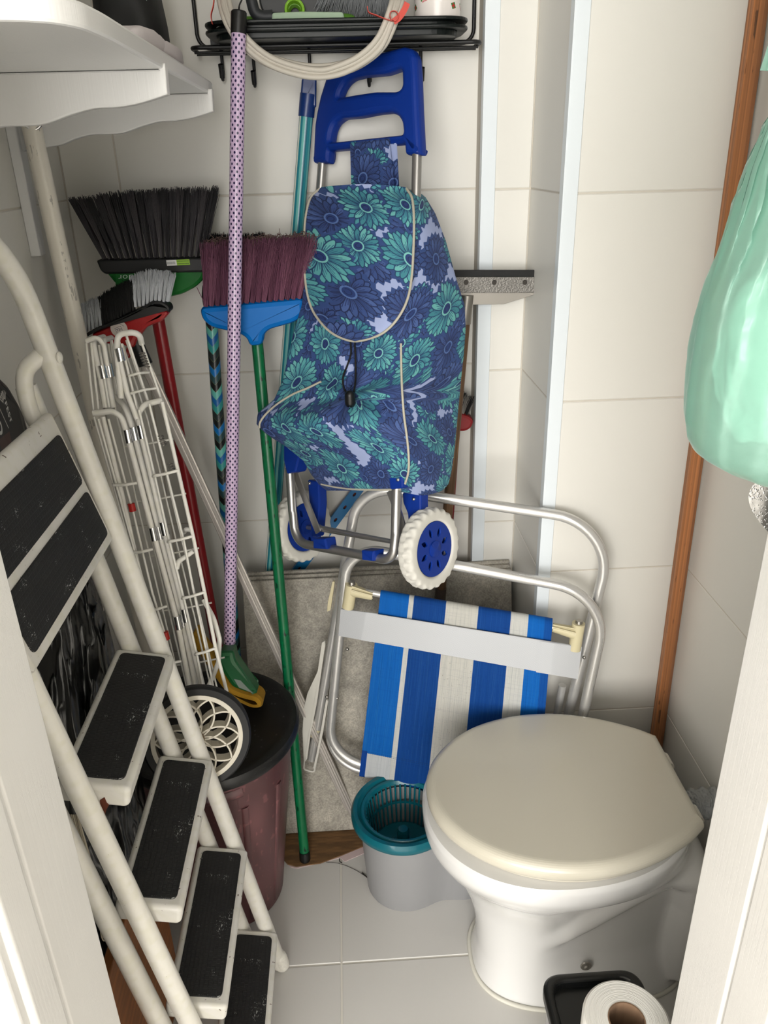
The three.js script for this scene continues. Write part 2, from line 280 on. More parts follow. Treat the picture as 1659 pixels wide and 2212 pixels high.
// ---------------------------------------------------------------- white wall shelf with scalloped brackets
const shelfPaint = phys(new THREE.Color().setRGB(0.8, 0.795, 0.78), 0.3, { bumpMap: brushTex, bumpScale: 0.0002 });
{
  const t = thing('wall_shelf', 'white painted wall shelf on scalloped brackets at the upper left corner', 'shelf', V(WL, 1.475, -1.1));
  const y0 = 1.478, th = 0.019;
  // board: long along the left wall, its near corner rounded
  const pts = [[WL, 1.42], [-0.19, 1.42], [-0.184, 0.76], [-0.187, 0.7], [-0.203, 0.668], [-0.245, 0.657], [WL, 0.65]];
  const s = shape2(pts, 0.02);
  part(t, 'board', extrude(s, th, 0.003).rotateX(-Math.PI / 2).translate(0, y0, 0).scale(1, 1, 1), shelfPaint);
  const brk = (z) => {
    const L = 0.313; const e = [[0, 0], [L, 0], [L, -0.026]];
    const wave = [[464, 241], [440, 249], [415, 256], [385, 261], [350, 263], [312, 273], [272, 287], [240, 290], [205, 291], [172, 299], [140, 312], [105, 318], [70, 322], [48, 332]].map(([a, b]) => at(a, b, -1.37)).map((q) => new THREE.Vector2(Math.max(0, q.x - WL), q.y - y0));
    const sh = new THREE.Shape(); sh.moveTo(0, 0); sh.lineTo(L - 0.008, 0); sh.lineTo(L - 0.008, 0.006); sh.lineTo(L, 0.006); sh.lineTo(wave[0].x, wave[0].y);
    sh.splineThru(wave.slice(1)); sh.lineTo(0, 0);
    const b = part(t, 'bracket', extrude(sh, 0.017, 0.002, 24).translate(WL, y0 - 0.0005, z), shelfPaint);
    part(b, 'wall_batten', box(WL, WL + 0.016, 1.252, y0 - 0.001, z + 0.001, z + 0.028, 0.002), shelfPaint);
  };
  brk(-1.37); brk(-1.015);
}
// things lying on the shelf
{
  const blk = canvasTex(512, 512, (x) => { x.fillStyle = '#060707'; x.fillRect(0, 0, 512, 512); x.fillStyle = '#b9c4bd'; x.font = 'bold 60px sans-serif'; x.save(); x.translate(48, 170); x.rotate(-0.75); x.fillText('GIT', 0, 0); x.restore(); x.save(); x.translate(372, 165); x.rotate(-1.1); x.fillText('A', 0, 0); x.restore(); });
  const z = -1.4, R = []; const f = plane(z);
  const L = [[212, -60], [208, 0], [214, 60], [225, 120], [232, 170]], Rr = [[335, -60], [345, 0], [357, 50], [364, 100], [364, 170]];
  for (let i = 0; i <= 16; i++) { const v = i / 16 * 4, k = Math.min(3, Math.floor(v)), q = v - k, a = [lerp(L[k][0], L[k + 1][0], q), lerp(L[k][1], L[k + 1][1], q)], b = [lerp(Rr[k][0], Rr[k + 1][0], q), lerp(Rr[k][1], Rr[k + 1][1], q)];
    const row = [], A = at(a[0], a[1], z), B = at(b[0], b[1], z); A.y = B.y = Math.max(1.4978, (A.y + B.y) / 2); for (let j = 0; j <= 40; j++) { const th = j / 40 * Math.PI * 2, c = Math.cos(th), s = Math.sin(th), p = A.clone().lerp(B, 0.5 - 0.5 * Math.sign(c) * Math.pow(Math.abs(c), 0.6)); p.z += 0.06 * Math.sign(s) * Math.pow(Math.abs(s), 0.7) + 0.012 * (fbm(p.x * 30, p.y * 30, j * 0) - 0.5); row.push(p); } R.push(row); }
  const g = grid(R, { uvf: (i, j) => [(j <= 20 ? j / 20 : 2 - j / 20), 1 - i / 16] });
  solo('black_sack', 'black plastic sack with pale print standing on the white wall shelf', 'sack', g, phys(0xffffff, 0.62, { map: blk }));
  const cloth = phys(new THREE.Color().setRGB(0.74, 0.68, 0.68), 0.95, { sheen: 0.4, sheenColor: new THREE.Color(0.9, 0.85, 0.85) });
  const fold = (px0, px1, py0, z0, y0, n) => {
    const x0 = at(px0, py0, z0).x, x1 = at(px1, py0, z0).x, yt = at(px1, py0, z0).y, list = [];
    for (let k = 0; k < n; k++) { const h = (yt - y0) / n, yy = y0 + k * h; const pr = []; for (let i = 0; i <= 20; i++) { const a = i / 20 * Math.PI * 2; pr.push([0.5 * (x1 - x0) * Math.sign(Math.cos(a)) * Math.pow(Math.abs(Math.cos(a)), 0.35), h * 0.49 * Math.sign(Math.sin(a)) * Math.pow(Math.abs(Math.sin(a)), 0.7)]); }
      const rows2 = []; for (let i = 0; i <= 12; i++) { const zz = z0 + 0.16 * (i / 12) - 0.1, en = Math.pow(Math.sin(Math.PI * Math.min(0.97, Math.max(0.03, i / 12))), 0.2); rows2.push(pr.map(([a, b]) => { const n2 = fbm(a * 40 + k * 9, b * 60, zz * 30) - 0.5; return V((x0 + x1) / 2 + a * en + 0.006 * n2, yy + h / 2 + b * en + 0.004 * n2, zz); })); }
      const shut = (r, dz) => { const c = V(0, 0, 0); r.forEach((p) => c.addScaledVector(p, 1 / r.length)); c.z += dz; return [r.map((p) => p.clone().lerp(c, 0.6)), r.map(() => c.clone())]; };
      const q0 = shut(rows2[0], -0.004), q1 = shut(rows2[12], 0.006); list.push(grid([q0[1], q0[0], ...rows2, q1[0], q1[1]], { closed: true })); }
    return list;
  };
  solo('folded_cloth', 'larger folded white cloth on the wall shelf, left of the other', 'cloth', fold(262, 336, 60, -1.22, 1.4973, 2), cloth);
  solo('folded_cloth', 'small folded white cloth at the far end of the wall shelf', 'cloth', fold(335, 377, 92, -1.33, 1.4973, 2), cloth);
}
// ---------------------------------------------------------------- black wire rack with hooks
const blackMetal = mat(0x0c0c0d, 0.45);
const ZR = -1.561, ZF = -1.48;
{
  const t = thing('wire_rack', 'black wire wall rack with hanging hooks on the back wall', 'rack', V(0, 1.53, ZR));
  const f = plane(ZR);
  const Lx = at(422, 40, ZR).x, Rx = at(1024, 40, ZR).x, yb = at(700, 100, ZR).y, yt = 1.86, r = 0.0034;
  part(t, 'frame', sweep(fillet([V(0, yt, ZR), V(Lx, yt, ZR), V(Lx, yb, ZR), V(Rx, yb, ZR), V(Rx, yt, ZR), V(0, yt, ZR)], 0.022), r), blackMetal);
  const ys = at(700, 97, ZF).y;
  part(t, 'deck_wire', sweep(fillet([V(Lx, ys, ZR), V(Lx, ys, ZF), V(Rx, ys, ZF), V(Rx, ys, ZR)], 0.015), r), blackMetal);
  for (let i = 2; i < 6; i += 2) part(t, 'deck_wire', rod(V(Lx, ys - 0.004, lerp(ZR, ZF, i / 6.5)), V(Rx, ys - 0.004, lerp(ZR, ZF, i / 6.5)), 0.0022), blackMetal);
  // black panel of the front rail with a torn scrap of label
  const pl = at(455, 100, ZR + 0.01).x, pr = at(905, 96, ZR + 0.01).x;
  const rail = part(t, 'back_panel', box(pl, pr, yb - 0.002, yb + 0.026, ZR + 0.006, ZR + 0.009, 0.001), blackMetal);
  const lp = vec2s(plane(ZR + 0.0095), [[704, 80], [756, 79], [748, 88], [732, 92], [722, 88], [716, 82]]);
  part(rail, 'label_scrap', onPlane(extrude(shape2(lp), 0.0006), plane(ZR + 0.0091)), mat(0xb9b7b0, 0.9));
  // hooks: straight drops whose ends turn up toward the room
  const hook = (px, py0, py1, fw = 0.025, ball = 0) => {
    const a = at(px, py0, ZR + 0.004), b = at(px - 2, py1, ZR + 0.004 + fw * 0.3);
    const pts = fillet([a, V(a.x, b.y + 0.006, a.z), V(a.x, b.y - 0.004, a.z + fw * 0.55), V(a.x, b.y + 0.018, a.z + fw)], 0.008);
    const h = part(t, 'hook', sweep(pts, 0.0028), blackMetal);
    part(h, 'hook_tip', sweep([pts[pts.length - 1].clone().add(V(0, -0.016, -0.008)), pts[pts.length - 1].clone().add(V(0, 0.003, 0.0015))], 0.0042), blackPlastic);
  };
  hook(477, 104, 172); hook(545, 100, 186); hook(667, 100, 178, 0.02); hook(794, 100, 182, 0.05); hook(909, 86, 178);
}
// oval dark baking trays on the rack
const YD = at(700, 97, ZF).y + 0.0036;
const trayGlass = phys(0x0a1110, 0.38, { specularIntensity: 0.6 });
{
  const outline = (g) => { const x0 = at(440, 70, -1.43).x + g, x1 = at(1014, 60, -1.43).x - g, z0 = -1.57 + 0.012 + g, z1 = -1.405 - g, c = 0.045; return [[x0, -z0], [x1, -z0], [x1, -z1], [x0, -z1]]; };
  for (let k = 0; k < 2; k++) {
    const y = YD + k * 0.0105, list = [];
    const rim = shape2(outline(0.0), 0.05), hole = shape2(outline(0.016), 0.045); rim.holes.push(hole);
    list.push(extrude(rim, 0.005, 0.0018, 10).rotateX(-Math.PI / 2).translate(0, y + 0.0085, 0));
    list.push(extrude(shape2(outline(0.016), 0.045), 0.0094, 0.0015, 10).rotateX(-Math.PI / 2).translate(0, y, 0));
    solo('baking_tray', k ? 'upper of two dark long trays stacked on the wire rack' : 'lower of two dark long trays stacked on the wire rack', 'tray', list, trayGlass);
  }
}
const YT = YD + 0.0244;   // top of the upper tray
// white tub with a printed holiday pattern
{
  const tex = canvasTex(1024, 512, (x, w, h) => {
    x.fillStyle = '#e9e2dc'; x.fillRect(0, 0, w, h); let s = 3; const rn = () => { s = (s * 16807) % 2147483647; return s / 2147483647; };
    for (let i = 0; i < 30; i++) { const X = (i % 10) * 102 + 30 + rn() * 40, Y = Math.floor(i / 10) * 170 + 40 + rn() * 60; x.save(); x.translate(X, Y); x.rotate(rn() * 6);
      if (i % 3 === 0) { x.fillStyle = '#b3262b'; x.beginPath(); x.moveTo(-26, 14); x.quadraticCurveTo(0, -50, 28, 12); x.fill(); x.fillStyle = '#f4f0ec'; x.fillRect(-28, 10, 58, 9); x.beginPath(); x.arc(0, -28, 8, 0, 7); x.fill(); }
      else if (i % 3 === 1) { x.fillStyle = '#2f7a3a'; x.fillRect(-20, -16, 40, 34); x.fillStyle = '#c02a2f'; x.fillRect(-4, -16, 8, 34); x.fillRect(-20, -3, 40, 8); }
      else { x.fillStyle = '#c6474b'; for (let k = 0; k < 5; k++) { x.fillRect(-22 + k * 9, -6, 5, 12); } x.fillStyle = '#5b8a4c'; x.beginPath(); x.arc(22, 10, 7, 0, 7); x.fill(); }
      x.restore(); } }, { sx: 0.36, sy: 0.105 });
  const c = at(945, 40, -1.47), r = (at(995, 40, -1.47).x - at(895, 40, -1.47).x) / 2;
  const t = thing('round_tub', 'white round tub printed with red and green holiday motifs on the wire rack', 'tub', V(c.x, YT, -1.47));
  const wall = []; for (let i = 0; i <= 1; i++) { const row = []; for (let j = 0; j <= 48; j++) { const a = j / 48 * Math.PI * 2; row.push(V(c.x + r * Math.cos(a), YT + 0.001 + i * 0.13, -1.47 - r * Math.sin(a))); } wall.push(row); }
  part(t, 'body', [grid(wall, { uvf: (i, j) => [j / 48 * 0.36, i * 0.13] }), lathe([[0, YT], [r * 0.98, YT], [r, YT + 0.001]], 48, V(c.x, 0, -1.47))], phys(0xffffff, 0.25, { map: tex }));
  part(t, 'lid', lathe([[r * 1.03, YT + 0.126], [r * 1.03, YT + 0.14], [r, YT + 0.143], [0, YT + 0.143]], 48, V(c.x, 0, -1.47)), mat(0xe8e4de, 0.4));
}
// dustpan with a lime ring, its grey brush beside it
{
  const t = thing('dustpan', 'dark grey dustpan with a lime green ring lying on the wire rack', 'dustpan', V(at(610, 30, -1.46).x, YT, -1.46));
  const f = plane(-1.435), m = mat(0x2b2e31, 0.55), z = -1.45;
  const hp = [[538, -40], [543, 0], [552, 28], [566, 44], [590, 48]].map(([a, b]) => at(a, b, z)); hp.forEach((p) => { p.y = Math.max(p.y, YT + 0.009); });
  part(t, 'handle', sweep(curve(hp, 24), 0.0088, { sides: 14 }), m);
  const pan = vec2s(plane(-1.475), [[556, -60], [700, -60], [702, 24], [690, 31], [570, 31], [560, 10]]);
  part(t, 'pan', onPlane(extrude(shape2(pan, 0.01), 0.012, 0.003), plane(-1.487)), mat(0x1a1c1d, 0.5));
  const lime = mat(0x7fb52a, 0.4), c = at(637, 23, -1.462), rr0 = 0.0155;
  part(t, 'ring', lathe([[rr0 * 0.75, 0], [rr0, 0.001], [rr0 * 1.05, 0.006], [rr0, 0.011], [rr0 * 0.78, 0.012], [rr0 * 0.6, 0.004], [rr0 * 0.55, -0.008]], 32).rotateX(Math.PI / 2).translate(c.x, c.y, c.z), lime, 'lime green ring');
  for (let i = 0; i < 4; i++) part(t, 'spring_coil', new THREE.TorusGeometry(rr0 * (0.66 - i * 0.05), 0.0012, 8, 24).translate(c.x, c.y - 0.002, c.z + 0.004 - i * 0.003), mat(0x5d8d1c, 0.4));
  const pad = vec2s(plane(-1.438), [[588, 37], [650, 34], [742, 35], [745, 53], [588, 55]]);
  const padG = onPlane(extrude(shape2(pad, 0.004), 0.022, 0.003), plane(-1.46)); padG.computeBoundingBox(); padG.translate(0, YT - padG.boundingBox.min.y + 0.0003, 0);
  solo('cleaning_pad', 'pale green cleaning pad lying on the trays of the wire rack', 'pad', padG, mat(new THREE.Color().setRGB(0.42, 0.55, 0.4), 0.95));
}
// bristles: a tuft of thin strands
function tuft(a, b, r0, r1, n, sr, curl = 0.004) {
  const out = [], d = b.clone().sub(a), L = d.length(), e1 = d.clone().normalize(), e2 = (Math.abs(e1.z) < 0.8 ? ZA : XA).clone().cross(e1).normalize(), e3 = e1.clone().cross(e2);
  for (let i = 0; i < n; i++) { const q = Math.sqrt(rnd()), w = rnd() * 6.283, k = rr(0.9, 1.04), c = rr(-curl, curl), c2 = rr(-curl, curl);
    const P = (s) => a.clone().addScaledVector(d, s * k).addScaledVector(e2, Math.cos(w) * q * lerp(r0, r1, s) + c * s * s).addScaledVector(e3, Math.sin(w) * q * lerp(r0, r1, s) + c2 * s * s);
    out.push(sweep([P(0), P(0.55), P(1)], (t) => sr * (1 - 0.35 * t), { sides: 3, caps: false })); }
  return merge(out);
}
{
  const t = thing('hand_brush', 'grey bristled hand brush lying on the wire rack behind the red ribbon', 'brush', at(780, 30, -1.47).setY(YT));
  const m = mat(0x85888a, 0.8), z = -1.462;
  for (let i = 0; i < 11; i++) { const u = i / 10; for (let k = 0; k < 2; k++) { const a = at(lerp(712, 855, u), -40, z - k * 0.014), b = at(lerp(690, 850, u) + rr(-3, 3), lerp(24, 52, Math.min(1, u * 1.4)) - k * 3, z + 0.006 - k * 0.012); b.y = Math.max(b.y, YT + 0.004); part(t, 'bristle_tuft', tuft(a, b, 0.004, 0.0085, 34, 0.0009), m); } }
  const a = at(700, -52, z - 0.01), b = at(862, -52, z - 0.01); part(t, 'head', box(a.x, b.x, a.y - 0.004, a.y + 0.02, z - 0.035, z + 0.012, 0.006), mat(0x3a3d40, 0.5));
  const s1 = at(738, 46, -1.435), sp = new THREE.SphereGeometry(1, 20, 12).scale(0.018, 0.006, 0.012).translate(s1.x + 0.004, YT + 0.0055, s1.z - 0.02);
  solo('green_sponge', 'small moss green sponge peeking out under the grey bristles on the rack', 'sponge', sp, mat(0x4d7d22, 0.95));
  const s2 = at(546, 50, -1.44), sp2 = new RoundedBoxGeometry(0.04, 0.012, 0.05, 3, 0.004).translate(s2.x + 0.004, YT + 0.0062, s2.z - 0.05);
  solo('green_sponge', 'flat green sponge at the left end of the rack behind the dotted pole', 'sponge', sp2, mat(0x4f7f24, 0.95));
}
// cable coil, tied with a red ribbon, hanging over the rack's front
{
  const m = mat(new THREE.Color().setRGB(0.56, 0.52, 0.45), 0.55), zc = -1.392;
  const t = thing('cable_coil', 'coil of beige cable hanging over the front of the wire rack', 'cable', at(690, 160, zc));
  const base = [[468, -60], [478, -8], [492, 40], [520, 82], [565, 118], [620, 140], [680, 150], [740, 142], [790, 118], [825, 88], [843, 55], [856, 20], [866, -20], [870, -60]];
  const offs = [[0, 0, 0], [4, 7, 0.003], [-3, 13, -0.002], [2, 18, 0.004], [-1, -7, -0.004], [6, 10, -0.007], [8, 2, 0.006]];
  for (const [ox, oy, oz] of offs) { const pts = base.map(([x, y], i) => { const k = Math.sin(Math.PI * i / 13); return at(x + ox * 1.8 * (i < 7 ? 1 : -1), y + oy * k + rr(-1, 1), zc + oz + (i < 2 || i > 11 ? -0.02 : 0)); }); part(t, 'cable_turn', sweep(curve(pts, 70), 0.0042, { sides: 9 }), m); }
  const rib = mat(0xc9341c, 0.5), w = (list, z, n = 20) => sweep(curve(list.map(([x, y], i) => at(x, y, z)), n), 1, { profile: [[-0.0004, -0.0045], [0.0004, -0.0045], [0.0004, 0.0045], [-0.0004, 0.0045]] });
  const k = thing('red_ribbon', 'red plastic ribbon tied around the beige cable coil', 'ribbon', at(835, 40, -1.378));
  part(k, 'tail', w([[793, 14], [796, 26], [812, 33], [835, 42], [850, 46]], -1.377), rib);
  part(k, 'tail', w([[850, 47], [862, 38], [874, 20], [880, 6]], -1.379), rib);
  part(k, 'loop', w([[842, 34], [843, 27], [851, 24], [858, 28], [860, 38], [854, 46], [846, 44], [842, 34]], -1.377), rib);
  const k2 = thing('red_ribbon', 'short red ribbon hanging at the left end of the wire rack', 'ribbon', at(458, 40, -1.40));
  part(k2, 'tail', w([[463, -10], [461, 12], [456, 34], [459, 52]], -1.40), rib);
}
// ---------------------------------------------------------------- brooms, poles and other long things leaning at the back
const px5 = (list, ox, oy, s) => list.map(([x, y]) => [x / s + ox, y / s + oy]);
const flat = (list, z, depth, bevel = 0.003, R = 0, pl) => { const f = pl || plane(z); return onPlane(extrude(shape2(vec2s(f, list), R), depth, bevel), f, -depth / 2); };
const beyond = (a, b, y) => a.clone().lerp(b, (y - a.y) / (b.y - a.y));
// a broom head's tufts between a base line and a line of tips
function tufts(t, b0, b1, t0, t1, z, n, rowsN, dz, cnt, r0, r1, sr, m, opt = {}) {
  for (let k = 0; k < rowsN; k++) for (let i = 0; i < n; i++) {
    const u = (i + (k % 2 ? 0.5 : 0.2)) / n, zb = z - k * dz, a = at(lerp(b0[0], b1[0], u), lerp(b0[1], b1[1], u), zb), w = (opt.arc ? Math.sin(Math.PI * u) * opt.arc : 0);
    const b = at(lerp(t0[0], t1[0], u) + rr(-2, 2), lerp(t0[1], t1[1], u) - w + rr(-3, 3), zb + (opt.spread || 0) * (0.5 - k / Math.max(1, rowsN - 1)));
    part(t, 'bristle_tuft', tuft(a, b, r0, r1, cnt, sr, opt.curl ?? 0.004), Array.isArray(m) ? m[(i + k) % m.length] : m, opt.label);
  }
}
// 1. green headed broom with dark bristles, upside down on a red pole
{
  const z = -1.475, f = plane(z), t = thing('broom', 'upside down broom with green head and dark grey bristles on a red pole', 'broom', V(-0.3, 0, -1.42));
  const green = phys(new THREE.Color().setRGB(0.003, 0.12, 0.014), 0.4, { specularIntensity: 0.5 });
  part(t, 'head', flat([[232, 585], [447, 580], [443, 600], [425, 618], [396, 633], [362, 641], [352, 668], [326, 668], [321, 643], [285, 631], [254, 612]], z + 0.006, 0.03, 0.006, 0.008), green);
  part(t, 'bristle_block', flat([[213, 560], [449, 554], [449, 577], [441, 586], [232, 590], [222, 582]], z + 0.007, 0.034, 0.004, 0.004), mat(0x101112, 0.5));
  const bm = [mat(0x39363a, 0.6), mat(0x454144, 0.6), mat(0x2d2b2e, 0.6)];
  tufts(t, [222, 560], [446, 554], [152, 432], [474, 408], z + 0.016, 18, 3, 0.009, 44, 0.0019, 0.0064, 0.0007, bm, { spread: 0.02, curl: 0.002, arc: 6 });
  const tex = canvasTex(512, 256, (x, w, h) => { x.fillStyle = '#0b6a24'; x.fillRect(0, 0, w, h); x.save(); x.translate(256, 128); x.rotate(Math.PI); x.fillStyle = '#d8e2da'; x.font = '138px sans-serif'; x.textAlign = 'center'; x.fillText('condor', 0, 108); x.fillStyle = '#f0f0ee'; x.beginPath(); x.ellipse(30, -60, 62, 58, 0, 0, 7); x.fill(); x.fillStyle = '#a01420'; x.beginPath(); x.ellipse(20, -56, 50, 46, 0, 0, 7); x.fill(); x.restore(); });
  const dq = [[250, 619], [332, 622], [331, 590], [250, 592]].map(([x, y]) => at(x, y, z + 0.0214));
  const dg = grid([[dq[3], dq[2]], [dq[0], dq[1]]], { uvf: (i, j) => [j, 1 - i] }); part(t, 'printed_name', dg, phys(0xffffff, 0.3, { map: tex, polygonOffset: true, polygonOffsetFactor: -1 }));
  const lab = canvasTex(256, 64, (x) => { x.fillStyle = '#e4e4e2'; x.fillRect(0, 0, 256, 64); x.fillStyle = '#555'; for (let i = 0; i < 40; i++) if ((i * 7) % 5 < 3) x.fillRect(6 + i * 2.3, 18, 1.3, 30); x.fillStyle = '#8fbf1e'; x.fillRect(112, 0, 144, 64); x.fillStyle = '#33510e'; for (let i = 0; i < 15; i++) { x.fillRect(120 + i * 8.6, 10, 5, 14); x.fillRect(120 + i * 8.6, 38, 5, 16); } });
  const lq = [[361, 574], [411, 572], [409, 560], [359, 562]].map(([x, y]) => at(x, y, z + 0.0243)); part(t, 'barcode_label', grid([[lq[3], lq[2]], [lq[0], lq[1]]], { uvf: (i, j) => [j, 1 - i] }), mat(0xffffff, 0.5, { map: lab, polygonOffset: true, polygonOffsetFactor: -1 }));
  const a = at(335, 655, z), b = at(470, 1400, -1.42); part(t, 'handle', rod(a, beyond(a, b, 0.01), 0.0118, { sides: 16 }), phys(new THREE.Color().setRGB(0.26, 0.006, 0.01), 0.3));
}
// 2. red brush head with white and black bristles on an aluminium pole
{
  const z = -1.375, f = plane(z), t = thing('broom', 'tilted red brush broom with white and black bristles on a grooved aluminium pole', 'broom', V(-0.25, 0, -1.35));
  const P = (l) => px5(l, 160, 540, 5.184);
  part(t, 'head', flat(P([[220, 925], [420, 840], [760, 684], [900, 640], [1060, 665], [1074, 700], [1000, 785], [880, 830], [830, 852], [770, 925], [715, 990], [690, 1080], [620, 1080], [560, 1042], [440, 1042], [290, 1022], [230, 965]]), z + 0.008, 0.03, 0.007, 0.006), phys(new THREE.Color().setRGB(0.36, 0.012, 0.012), 0.35));
  part(t, 'bristle_block', flat(P([[100, 955], [330, 832], [720, 658], [850, 582], [890, 556], [1000, 560], [1080, 608], [1096, 655], [1085, 690], [1040, 655], [900, 637], [760, 682], [420, 836], [220, 915], [115, 1000]]), z + 0.009, 0.034, 0.004, 0.004), mat(0x0f0f10, 0.5));
  const wm = [mat(new THREE.Color().setRGB(0.62, 0.64, 0.68), 0.7), mat(new THREE.Color().setRGB(0.55, 0.57, 0.6), 0.7)], bm = mat(0x060606, 0.55);
  const line = (b0, b1, t0, t1, n, m, cnt, arc) => tufts(t, P([b0])[0], P([b1])[0], P([t0])[0], P([t1])[0], z + 0.018, n, 3, 0.009, cnt, 0.0019, 0.0046, 0.00055, m, { curl: 0.003, arc: arc });
  line([680, 640], [1080, 570], [650, 290], [1140, 280], 9, wm, 40, 10); line([320, 850], [690, 660], [290, 540], [660, 330], 11, bm, 40, 4); line([120, 925], [330, 830], [100, 600], [300, 540], 5, wm, 30, 2);
  const st = canvasTex(256, 256, (x) => { x.fillStyle = '#cfc4bd'; x.fillRect(0, 0, 256, 256); x.strokeStyle = '#4a4a55'; x.lineWidth = 5; x.strokeRect(70, 100, 96, 76); x.fillStyle = '#333a55'; x.font = 'bold 50px sans-serif'; x.fillText('72', 80, 155); x.beginPath(); x.arc(148, 140, 11, 0, 7); x.stroke(); x.lineWidth = 3; for (let i = 0; i < 6; i++) { x.beginPath(); x.moveTo(165 + i * 8, 60 + i * 8); x.lineTo(190 + i * 5, 82 + i * 9); x.stroke(); } });
  const c = at(257.5, 710, z + 0.0232), e = at(276, 710, z + 0.0232).x - c.x; part(t, 'price_sticker', new THREE.CircleGeometry(e, 32).rotateZ(0.35).translate(c.x, c.y, c.z), mat(0xffffff, 0.6, { map: st, polygonOffset: true, polygonOffsetFactor: -1 }));
  const a = at(292, 738, z), b = V(-0.022, 0.004, -1.333), dir = b.clone().sub(a).normalize();
  part(t, 'ferrule', rod(a.clone().addScaledVector(dir, -0.012), a.clone().addScaledVector(dir, 0.042), 0.0128, { sides: 18 }), blackPlastic);
  const prof = []; for (let k = 0; k < 32; k++) { const q = k / 32 * Math.PI * 2, s = (k % 8 === 2 || k % 8 === 5) ? 0.84 : 1; prof.push([Math.cos(q) * s, Math.sin(q) * s]); }
  part(t, 'handle', sweep([a, b.clone().addScaledVector(dir, -0.024)], 0.0102, { profile: prof }), mat(new THREE.Color().setRGB(0.56, 0.52, 0.48), 0.38, { metalness: 0.4 }));
  part(t, 'end_cap', rod(b.clone().addScaledVector(dir, -0.026), b, 0.0115, { sides: 18 }), blackPlastic);
  part(t, 'hanging_loop', sweep(curve(P([[590, 1020], [600, 1080], [590, 1150], [600, 1200], [618, 1195], [612, 1130], [605, 1060]]).map(([x, y]) => at(x, y, z + 0.01)), 30), 0.0017, { sides: 7 }), mat(new THREE.Color().setRGB(0.3, 0.01, 0.01), 0.5));
}
// 3. purple bristled broom, blue head, green handle
{
  const z = -1.42, t = thing('broom', 'upside down broom with worn purple bristles, blue head and green wooden handle', 'broom', V(-0.137, 0, -1.242));
  part(t, 'head', flat([[434, 661], [657, 641], [661, 676], [638, 693], [584, 708], [572, 718], [569, 742], [541, 744], [535, 727], [518, 717], [459, 704], [439, 687]], z + 0.006, 0.038, 0.009, 0.01), phys(new THREE.Color().setRGB(0.0, 0.15, 0.52), 0.42, { specularIntensity: 0.4 }));
  const bm = [mat(new THREE.Color().setRGB(0.17, 0.055, 0.1), 0.75), mat(new THREE.Color().setRGB(0.21, 0.075, 0.125), 0.75), mat(new THREE.Color().setRGB(0.13, 0.04, 0.075), 0.75)];
  tufts(t, [442, 662], [656, 644], [446, 527], [684, 512], z + 0.018, 17, 3, 0.011, 64, 0.0036, 0.0085, 0.00062, bm, { spread: 0.022, curl: 0.007 });
  // grey dust felted into the worn tips
  const fl = []; for (let i = 0; i < 420; i++) { const u = rnd(), q = at(lerp(450, 684, u), lerp(526, 512, u) + rr(-8, 12), z + rr(-0.022, 0.024)), d = V(rr(-1, 1), rr(-0.5, 0.5), rr(-1, 1)).normalize().multiplyScalar(rr(0.006, 0.014)); fl.push(sweep(curve([q.clone().sub(d), q.clone().add(V(rr(-0.003, 0.003), rr(-0.002, 0.004), 0)), q.clone().add(d)], 4), 0.0006, { sides: 3, caps: false })); }
  const lint = part(t, 'lint', fl, mat(new THREE.Color().setRGB(0.16, 0.1, 0.085), 1)); lint.userData.kind = 'stuff';
  for (const l of [[[680, 520], [686, 580], [683, 640]], [[672, 540], [692, 600], [676, 652]], [[560, 520], [600, 540], [612, 575]], [[425, 620], [432, 635], [440, 650]], [[655, 560], [700, 612], [690, 640]]]) part(t, 'stray_bristle', sweep(curve(l.map(([x, y]) => at(x, y, z + 0.032)), 12), 0.0006, { sides: 4 }), bm[0]);
  const worn = dataTex(128, 512, (x, y) => { const a = tnoise(x / 8, y / 24, 16), b = tnoise(x / 3, y / 12, 42, 5); const k = b > 0.75 && a > 0.55 ? 0.35 : 0.85 + 0.15 * a; return [2 * k, 112 * k, 66 * k]; }, { srgb: true, sx: 0.066, sy: 0.5 });
  const b = V(-0.137, 0.003, -1.243), a = at(555, 735, z), d = a.clone().sub(b).normalize();
  part(t, 'handle', rod(b.clone().addScaledVector(d, 0.018), a, 0.0104, { sides: 18 }), phys(0xffffff, 0.35, { map: worn }));
  part(t, 'end_cap', sweep([b, b.clone().addScaledVector(d, 0.004), b.clone().addScaledVector(d, 0.024)], (s) => s < 0.1 ? 0.0108 : 0.0118, { sides: 18 }), blackPlastic);
}
